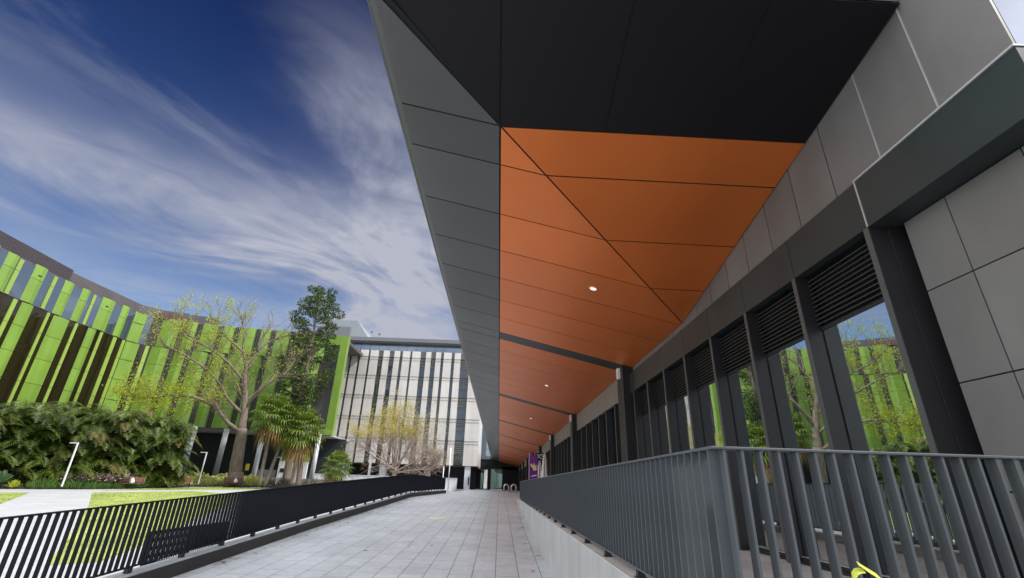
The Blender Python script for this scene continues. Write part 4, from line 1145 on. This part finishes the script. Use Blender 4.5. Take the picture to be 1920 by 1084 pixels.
# --- rosettes
def rosette(mb, c, r, n, rg, w=.16, droop=.25, emin=.25, emax=1.35):
    for k in range(n):
        a = k*2.399+rg.uniform(-.15,.15); e = emin+(emax-emin)*(1-k/n)
        d = V((math.cos(a)*math.cos(e), math.sin(a)*math.cos(e), math.sin(e)))
        s = V((-math.sin(a), math.cos(a), 0)); L = r*rg.uniform(.8,1.1)
        pr = None
        m1 = c+d*L*.45; m2 = c+d*L*.8-V((0,0,droop*r*.25)); m3 = c+d*L-V((0,0,droop*r))
        o = len(mb.v); ww = r*w
        mb.v += [tuple(c+s*ww*.4), tuple(c-s*ww*.4), tuple(m1+s*ww*.5), tuple(m1-s*ww*.5), tuple(m2+s*ww*.38), tuple(m2-s*ww*.38), tuple(m3)]
        mb.f += [(o,o+1,o+3,o+2),(o+2,o+3,o+5,o+4),(o+4,o+5,o+6)]
def ros_thing(name, label, cat, group, p, r, n, m, seed, **kw):
    rg = random.Random(seed); mb = MB(); rosette(mb, V(p), r, n, rg, **kw)
    o = mb.build(name, m); tag(o, label, cat, group); return o
def bed_z(x, y):
    best = None
    for i in range(len(FR)-1):
        for u in (0,.25,.5,.75,1):
            for k in range(NB+1):
                a = bankp(i, k/NB); c = bankp(i+1, k/NB)
                q = (a[0]+(c[0]-a[0])*u, a[1]+(c[1]-a[1])*u, a[2]+(c[2]-a[2])*u)
                d = (q[0]-x)**2+(q[1]-y)**2
                if best is None or d < best[0]: best = (d, q[2])
    return best[1]
for i, (x, y) in enumerate([(-34.6,41.0),(-33.8,41.6),(-33.1,42.4),(-32.9,43.3),(-32.4,42.6),(-32.3,44.2),(-31.9,43.6),(-32.2,45.3)]):
    ros_thing('striped_bromeliad', 'maroon and cream striped bromeliad rosette in the bed behind the first bench', 'plant', 'striped bromeliads', (x, y, bed_z(x,y)+.32), 1.12, 30, M['brom_red'], 70+i, w=.20, emin=.35)
for i, (x, y, r) in enumerate([(-32.6,46.4,1.15),(-32.1,47.6,1.2),(-31.8,48.8,1.15),(-31.6,50.2,1.1),(-33.4,45.2,1.1)]):
    ros_thing('agave', 'broad green agave rosette below the end of the palm thicket', 'plant', 'green agaves by the thicket', (x, y, bed_z(x,y)+.45), r*1.25, 32, M['leaf_agave'], 90+i, w=.2, droop=.15)
ros_thing('agave', 'large blue green agave at the left edge beside the lawn', 'plant', None, (-36.9,38.2,-1.0), 1.05, 34, M['leaf_agave'], 101, w=.2, droop=.1)
ros_thing('lime_bromeliad', 'bright lime yellow rosette plant at the left edge of the lawn path', 'plant', None, (-36.2,38.5,-1.3), .75, 34, M['leaf_lime'], 102, w=.2, droop=.15)
def grassy(label, x, y, r, h, seed, m='leaf_grassy', n=420, group='strappy grass clumps along the bed edge'):
    rg = random.Random(seed); mb = MB(); z = bed_z(x,y)-.05
    for _ in range(n):
        a = rg.uniform(0,6.28); rr = r*math.sqrt(rg.random()); p = V((x+rr*math.cos(a), y+rr*math.sin(a), z))
        d = V((math.cos(a)*.5*rr/r+rg.gauss(0,.3), math.sin(a)*.5*rr/r+rg.gauss(0,.3), 1)).normalized()
        L = h*rg.uniform(.6,1.1)*(1-.4*rr/r); leaf(mb, p, d, rv(rg), L, .05, .12)
    tag(mb.build('grass_clump', M[m]), label, 'plant', group)
grassy('rounded dark grass mound at the left end of the bed before the thicket', -35.0,39.7,.95,.95,111)
for i, (x, y) in enumerate([(-33.6,40.9),(-33.0,41.9),(-32.6,42.9),(-32.4,44.0),(-32.2,45.2),(-31.9,46.6)]):
    grassy('low strappy grass clump edging the bed below the bromeliads', x, y, 1.0, .85, 112+i, n=480)
def shrub(name, label, cat, group, x, y, r, h, seed, m, n=600, ls=.16):
    rg = random.Random(seed); mb = MB(); z = bed_z(x,y)
    for _ in range(n):
        d = rv(rg); d.z = abs(d.z); k = rg.uniform(.55,1.0)*(1+.18*math.sin(d.x*5+seed)+.15*math.cos(d.y*6))
        p = V((x+d.x*r*k, y+d.y*r*k, z+d.z*h*k)); leaf(mb, p, (d+rv(rg)*.8).normalized(), (d+V((0,0,.5))).normalized(), ls*rg.uniform(.7,1.3), ls*.5)
    tag(mb.build(name, m), label, cat, group)
for i, (x, y) in enumerate([(-23.6,55.9),(-22.6,56.0),(-21.6,56.4),(-20.6,56.6),(-19.4,56.8),(-18.4,57.2),(-25.0,55.6)]):
    shrub('mottled_shrub', 'small mottled dark and cream shrub at the foot of the fan palms', 'shrub', 'mottled shrubs under the fan palms', x, y, .65, .85, 130+i, M['leaf_mottle'])
mb = MB(); rg = random.Random(140)
for _ in range(5200):
    i = rg.choice((3,4,4,5,5)); t_ = rg.random(); k = .04+.62*rg.random()
    a, c = bankp(i, k), bankp(i+1, k); p = V((a[0]+(c[0]-a[0])*t_, a[1]+(c[1]-a[1])*t_, a[2]+(c[2]-a[2])*t_))
    p.z += rg.uniform(0,.42)*(1+.5*math.sin(p.x*2.1)*math.cos(p.y*1.7))
    leaf(mb, p, (rv(rg)+V((0,0,.6))).normalized(), rv(rg), .26*rg.uniform(.7,1.3), .15)
tag(mb.build('ground_cover', M['leaf_ground']), 'yellow cream ground cover around the broad tree', 'ground cover', kind='stuff')
# leaf litter blown along the kerb and the foot of the retaining wall
mb = MB(); rg = random.Random(145)
for _ in range(150):
    y = rg.uniform(6.5, 26); e = rg.random()
    x = fence_x(y)+.08+abs(rg.gauss(0,.25)) if e < .55 else (1.0-.04-abs(rg.gauss(0,.15)) if e < .8 else rg.uniform(-4.6, .8))
    a = rg.uniform(0,6.28); L_ = rg.uniform(.03,.075); w_ = L_*.4; z = ramp_z(y)+.006
    c_, s_ = math.cos(a), math.sin(a)
    mb.add([(x-c_*L_,y-s_*L_,z),(x+s_*w_,y-c_*w_,z+rg.uniform(.004,.016)),(x+c_*L_,y+s_*L_,z+rg.uniform(0,.012)),(x-s_*w_,y+c_*w_,z+.004)], [(0,1,2,3)])
tag(mb.build('leaf_litter', M['leaf_dry']), 'dry brown leaves scattered over the grey walkway paving', 'leaf litter', kind='stuff')
# near leaf at the bottom right
rg = random.Random(150); mb = MB(); c = V((1.66,2.06,-1.0))
def strap(mb, pts, w):
    for i in range(len(pts)-1):
        p, q = V(pts[i]), V(pts[i+1])
    o = len(mb.v); n = len(pts)
    for i, p in enumerate(pts):
        t = i/(n-1); ww = w*(1-t**3)+.002; p = V(p)
        mb.v += [tuple(p+V((-.2*ww,.3*ww,ww*.55))), tuple(p+V((0,-.012,-.014))), tuple(p+V((.2*ww,-.3*ww,-ww*.55)))]
    for i in range(n-1):
        mb.f += [(o+3*i,o+3*i+1,o+3*i+4,o+3*i+3),(o+3*i+1,o+3*i+2,o+3*i+5,o+3*i+4)]
strap(mb, [(1.80,2.10,-1.85),(1.78,2.14,-1.0),(1.70,2.18,-.46),(1.64,2.2,-.352),(1.592,2.2,-.300),(1.548,2.2,-.273),(1.513,2.2,-.249)], .020)
strap(mb, [(1.66,2.10,-1.85),(1.58,2.16,-1.0),(1.515,2.19,-.45),(1.487,2.2,-.325),(1.488,2.2,-.300),(1.502,2.2,-.283),(1.518,2.2,-.277),(1.535,2.2,-.276)], .018)
for k in range(16):
    a = rg.uniform(0,6.28); h = rg.uniform(.9,1.25)
    strap(mb, [(1.7,2.0,-1.86),(1.7+.05*math.cos(a),1.98+.04*math.sin(a),-1.86+h*.5),(1.7+.18*math.cos(a),1.95+.12*math.sin(a),-1.86+h*.9),(1.7+.38*math.cos(a),1.92+.18*math.sin(a),-1.86+h)], .03)
tag(mb.build('strappy_plant', M['leaf_lime']), 'yellow green strappy leaf poking up before the terrace railing at bottom right', 'plant')

# ------------------------------------------------------------------ garden furniture
def lamp_post(label, x, y, z, top):
    t = thing('garden_lamp', label, 'lamp post', (x, y, z), 'white garden lamp posts')
    b = MB(); b.box(x-.045, y-.045, z-.3, x+.045, y+.045, top); b.build('post', M['white'], t, bevel=.008)
    b = MB(); b.box(x-.62, y-.045, top-.07, x-.0455, y+.045, top); b.build('lamp_arm', M['white'], t)
    b = MB(); b.box(x-.60, y-.035, top-.085, x-.25, y+.035, top-.0705); b.build('lens', M['trim'], t)
lamp_post('white angled lamp post before the palm thicket, leftmost of the garden lamps', -33.65, 39.7, -.8, 2.13)
lamp_post('white lamp post in front of the dark undercroft left of the broad tree trunk', -30.4, 51.7, -.5, 2.26)
lamp_post('small white lamp post between the fan palms and the low white wall', -24.1, 55.0, -.3, 2.15)
def bench(label, x, y, z, rz):
    t = thing('park_bench', label, 'bench', (x, y, z), 'brown timber benches along the lawn')
    def part(name, mb, m):
        me_o = mb.build(name, m); me_o.parent = t; return me_o
    b = MB()
    for k in range(4): b.box(-.9, -.22+k*.12, .42, .9, -.12+k*.12, .455)
    part('seat', b, M['bench_wood'])
    b = MB()
    for k in range(4): b.box(-.9, .275+k*.02, .50+k*.11, .9, .30+k*.02, .60+k*.11)
    part('backrest', b, M['bench_wood'])
    for xl in (-.75, .75):
        b = MB(); b.bar((xl,-.18,0),(xl,-.15,.42),.05,.05); b.bar((xl,.25,0),(xl,.25,.45),.05,.05); b.bar((xl,.25,.42),(xl,.37,.95),.05,.04); b.bar((xl,-.2,.405),(xl,.28,.405),.05,.03)
        part('leg', b, M['black'])
    t.rotation_euler = (0, 0, rz); return t
bench('brown timber bench with a white bag on it before the striped bromeliads', -31.2, 43.5, -1.225, R(32))
bench('brown timber bench with empty seat, middle one of three along the lawn', -30.1, 48.3, -1.13, R(34))
bench('brown timber bench with a white bag in front of the broad tree', -27.6, 52.9, -1.03, R(30))
def bag(label, x, y, z):
    b = MB(); n = 10
    prof = [(.16,0),(.21,.08),(.19,.22),(.10,.36),(.05,.42),(.09,.47)]
    for r_, h in prof:
        for k in range(n):
            a = 2*math.pi*k/n; rr = r_*(1+.12*math.sin(3*a+h*9)); b.v.append((x+rr*math.cos(a), y+rr*.7*math.sin(a), z+h))
    for i in range(len(prof)-1):
        for k in range(n): b.f.append((i*n+k, i*n+(k+1)%n, (i+1)*n+(k+1)%n, (i+1)*n+k))
    b.f.append(tuple(range(n-1,-1,-1)))
    tag(b.build('bag', M['white'], None, True), label, 'bag', 'white bags on the benches')
bag('white bag lying on the seat of the bench before the striped bromeliads', -31.15, 43.45, -.77)
bag('white bag lying on the seat of the bench in front of the broad tree', -27.4, 52.95, -.575)
def pole(label, x, y, z0, z1, r_):
    t = thing('slim_pole', label, 'pole', (x, y, z0), 'slim white poles beyond the left railing')
    b = MB(); b.tube([(x,y,z0),(x,y,z1)], r_, 8); b.build('shaft', M['white'], t, True)
    b = MB(); b.lathe(x, y, [(r_*2.4,z0-.01),(r_*2.4,z0+.04),(r_*1.2,z0+.06)], 10); b.build('base', M['steel'], t)
    b = MB(); b.lathe(x, y, [(r_*1.0,z1),(r_*1.3,z1+.03),(r_*.5,z1+.10)], 8); b.build('finial', M['steel'], t)
pole('thick white pole left of the golden tree', -13.6, 52.6, -1.0, 2.9, .11)
pole('thin white pole beside the thick one left of the golden tree', -14.3, 55.0, -1.0, 3.4, .09)
pole('tall slim pole right at the end of the left railing', -4.6, 46.0, ZT, 3.0, .045)
pole('shorter slim pole just left of the railing end', -5.3, 47.5, ZT, 1.4, .04)
b = MB(); 
for x in (-18.4, -17.6): b.tube([(x-.22,63.9,-1.2),(x-.22,63.9,.1),(x-.1,63.9,.35),(x+.1,63.9,.35),(x+.22,63.9,.1),(x+.22,63.9,-1.2)], .05, 8)
tag(b.build('bike_rack', M['steel']), 'pair of bent steel bike hoops before the low white wall', 'bike rack')

# ------------------------------------------------------------------ light
SUN_EL, SUN_AZ = R(48), R(112)               # azimuth clockwise from +Y (walkway direction)
sv = V((math.sin(SUN_AZ)*math.cos(SUN_EL), math.cos(SUN_AZ)*math.cos(SUN_EL), math.sin(SUN_EL)))
sl = bpy.data.lights.new('sun', 'SUN'); sl.energy = 2.2; sl.angle = R(3.5); sl.color = (1.0, 0.955, 0.89)
so = bpy.data.objects.new('sun', sl); COL.objects.link(so)
so.rotation_euler = sv.to_track_quat('Z', 'Y').to_euler()

w = bpy.data.worlds.new('World'); sc.world = w; w.use_nodes = True
n = w.node_tree; N = n.nodes; L = n.links; N.clear()
def node(t, **k):
    x = N.new(t)
    for a, v in k.items(): setattr(x, a, v)
    return x
def math_(op, a, b=None, c=None, clamp=False):
    x = node('ShaderNodeMath', operation=op); x.use_clamp = clamp
    for i, v in enumerate((a, b, c)):
        if v is None: continue
        if isinstance(v, (int, float)): x.inputs[i].default_value = v
        else: L.new(v, x.inputs[i])
    return x.outputs[0]
def mrange(v, a, b, c, d, smooth=True):
    x = node('ShaderNodeMapRange'); x.interpolation_type = 'SMOOTHSTEP' if smooth else 'LINEAR'
    L.new(v, x.inputs['Value'])
    for k, q in (('From Min',a),('From Max',b),('To Min',c),('To Max',d)): x.inputs[k].default_value = q
    return x.outputs[0]
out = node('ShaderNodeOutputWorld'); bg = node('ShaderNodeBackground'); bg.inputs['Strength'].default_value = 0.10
sky = node('ShaderNodeTexSky'); sky.sky_type = 'NISHITA'; sky.sun_disc = False
sky.sun_elevation = SUN_EL; sky.sun_rotation = SUN_AZ; sky.air_density = 1.0; sky.dust_density = 0.6; sky.ozone_density = 3.0
tc = node('ShaderNodeTexCoord'); sep = node('ShaderNodeSeparateXYZ'); L.new(tc.outputs['Generated'], sep.inputs[0])
X, Y, Z = sep.outputs
az = math_('MULTIPLY', math_('ARCTAN2', X, Y), 57.2958); el = math_('MULTIPLY', math_('ARCSINE', Z), 57.2958)
# deeper polarised blue of the photograph
tint = node('ShaderNodeMix', data_type='RGBA', blend_type='MULTIPLY'); tint.inputs['Factor'].default_value = 1
L.new(sky.outputs[0], tint.inputs['A'])
tr2 = node('ShaderNodeValToRGB'); L.new(math_('DIVIDE', el, 60.0, clamp=True), tr2.inputs[0])
ce = tr2.color_ramp.elements; ce[0].position = 0.20; ce[0].color = (0.60,0.66,0.72,1); ce[1].position = 0.80; ce[1].color = (0.068,0.105,0.235,1)
e2 = ce.new(0.48); e2.color = (0.17,0.24,0.40,1)
L.new(tr2.outputs[0], tint.inputs['B'])
# cirrus: streaky noise in a flattened sky plane
den = math_('ADD', Z, 0.18)
px = math_('DIVIDE', X, den); py = math_('DIVIDE', Y, den)
cmb = node('ShaderNodeCombineXYZ'); L.new(px, cmb.inputs[0]); L.new(py, cmb.inputs[1])
mp = node('ShaderNodeMapping'); mp.vector_type = 'TEXTURE'; mp.inputs['Rotation'].default_value = (0,0,R(40)); mp.inputs['Scale'].default_value = (1.35,0.78,1); mp.inputs['Location'].default_value = (3.1,1.7,0)
L.new(cmb.outputs[0], mp.inputs[0])
n1 = node('ShaderNodeTexNoise'); n1.inputs['Scale'].default_value = 1.5; n1.inputs['Detail'].default_value = 9; n1.inputs['Roughness'].default_value = 0.58; n1.inputs['Distortion'].default_value = 1.3
L.new(mp.outputs[0], n1.inputs['Vector'])
n2 = node('ShaderNodeTexNoise'); n2.inputs['Scale'].default_value = 4.0; n2.inputs['Detail'].default_value = 7; n2.inputs['Roughness'].default_value = 0.52; n2.inputs['Distortion'].default_value = 1.2
L.new(mp.outputs[0], n2.inputs['Vector'])
def gauss(v, c, s):
    d = math_('DIVIDE', math_('SUBTRACT', v, c), s) if not hasattr(c, 'node') else math_('DIVIDE', math_('SUBTRACT', v, c), s)
    return math_('EXPONENT', math_('MULTIPLY', math_('MULTIPLY', d, d), -1.0))
wob = math_('MULTIPLY', math_('SUBTRACT', n1.outputs['Fac'], 0.5), 16.0)
elw = math_('ADD', el, wob); azw = math_('ADD', az, math_('MULTIPLY', wob, 1.6))
bandA0 = math_('MULTIPLY', gauss(elw, 26.0, 4.4), mrange(azw, -75, -22, 0.50, 1.0))
bandB = math_('MULTIPLY', gauss(elw, 41.0, 7.5), mrange(azw, -46, -24, 0.0, 0.62))
bandC = math_('MULTIPLY', gauss(elw, 15.5, 3.6), mrange(azw, -52, -36, 0.85, 0.62))
bandD = math_('MULTIPLY', gauss(azw, -12.0, 9.0), math_('MULTIPLY', mrange(el, 8, 16, 0, .75), mrange(el, 42, 28, 0, 1)))
bandE = math_('MULTIPLY', math_('MULTIPLY', gauss(elw, 25.0, 6.5), gauss(azw, -19.0, 13.0)), 0.75)
bandA = math_('MAXIMUM', bandA0, math_('ADD', math_('MULTIPLY', bandA0, 0.6), bandE))
tot = math_('ADD', math_('ADD', bandA, bandB), bandC)
tex = mrange(math_('ADD', math_('MULTIPLY', n1.outputs['Fac'], 0.62), math_('MULTIPLY', n2.outputs['Fac'], 0.38)), 0.33, 0.66, 0.0, 1.0)
cirrus = math_('ADD', math_('MULTIPLY', bandA, math_('MULTIPLY_ADD', tex, 0.62, 0.42)), math_('MULTIPLY', math_('ADD', math_('ADD', bandB, bandC), bandD), math_('MULTIPLY_ADD', tex, 0.85, 0.16)))
veil = mrange(n1.outputs['Fac'], 0.45, 0.75, 0.0, 0.22)
# bright cloud put in the unseen sky as fill, dimmed behind to darken soffits
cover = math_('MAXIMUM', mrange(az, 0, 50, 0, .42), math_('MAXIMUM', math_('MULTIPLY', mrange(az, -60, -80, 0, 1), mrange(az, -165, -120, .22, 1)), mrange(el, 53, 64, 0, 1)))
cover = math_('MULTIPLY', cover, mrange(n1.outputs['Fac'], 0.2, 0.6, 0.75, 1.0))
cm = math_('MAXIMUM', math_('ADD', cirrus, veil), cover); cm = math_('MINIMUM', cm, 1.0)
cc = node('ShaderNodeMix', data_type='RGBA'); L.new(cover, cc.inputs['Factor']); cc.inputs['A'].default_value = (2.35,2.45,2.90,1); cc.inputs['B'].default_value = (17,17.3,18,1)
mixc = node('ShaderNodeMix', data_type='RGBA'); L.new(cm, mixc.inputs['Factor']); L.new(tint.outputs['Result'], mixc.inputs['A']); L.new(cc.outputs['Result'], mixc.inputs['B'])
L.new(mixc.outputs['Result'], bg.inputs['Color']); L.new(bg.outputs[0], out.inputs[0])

vs = sc.view_settings; vs.view_transform = 'Standard'; vs.look = 'None'; vs.gamma = 1; vs.use_curve_mapping = False; vs.exposure = 1.0
sc.cycles.max_bounces = 8
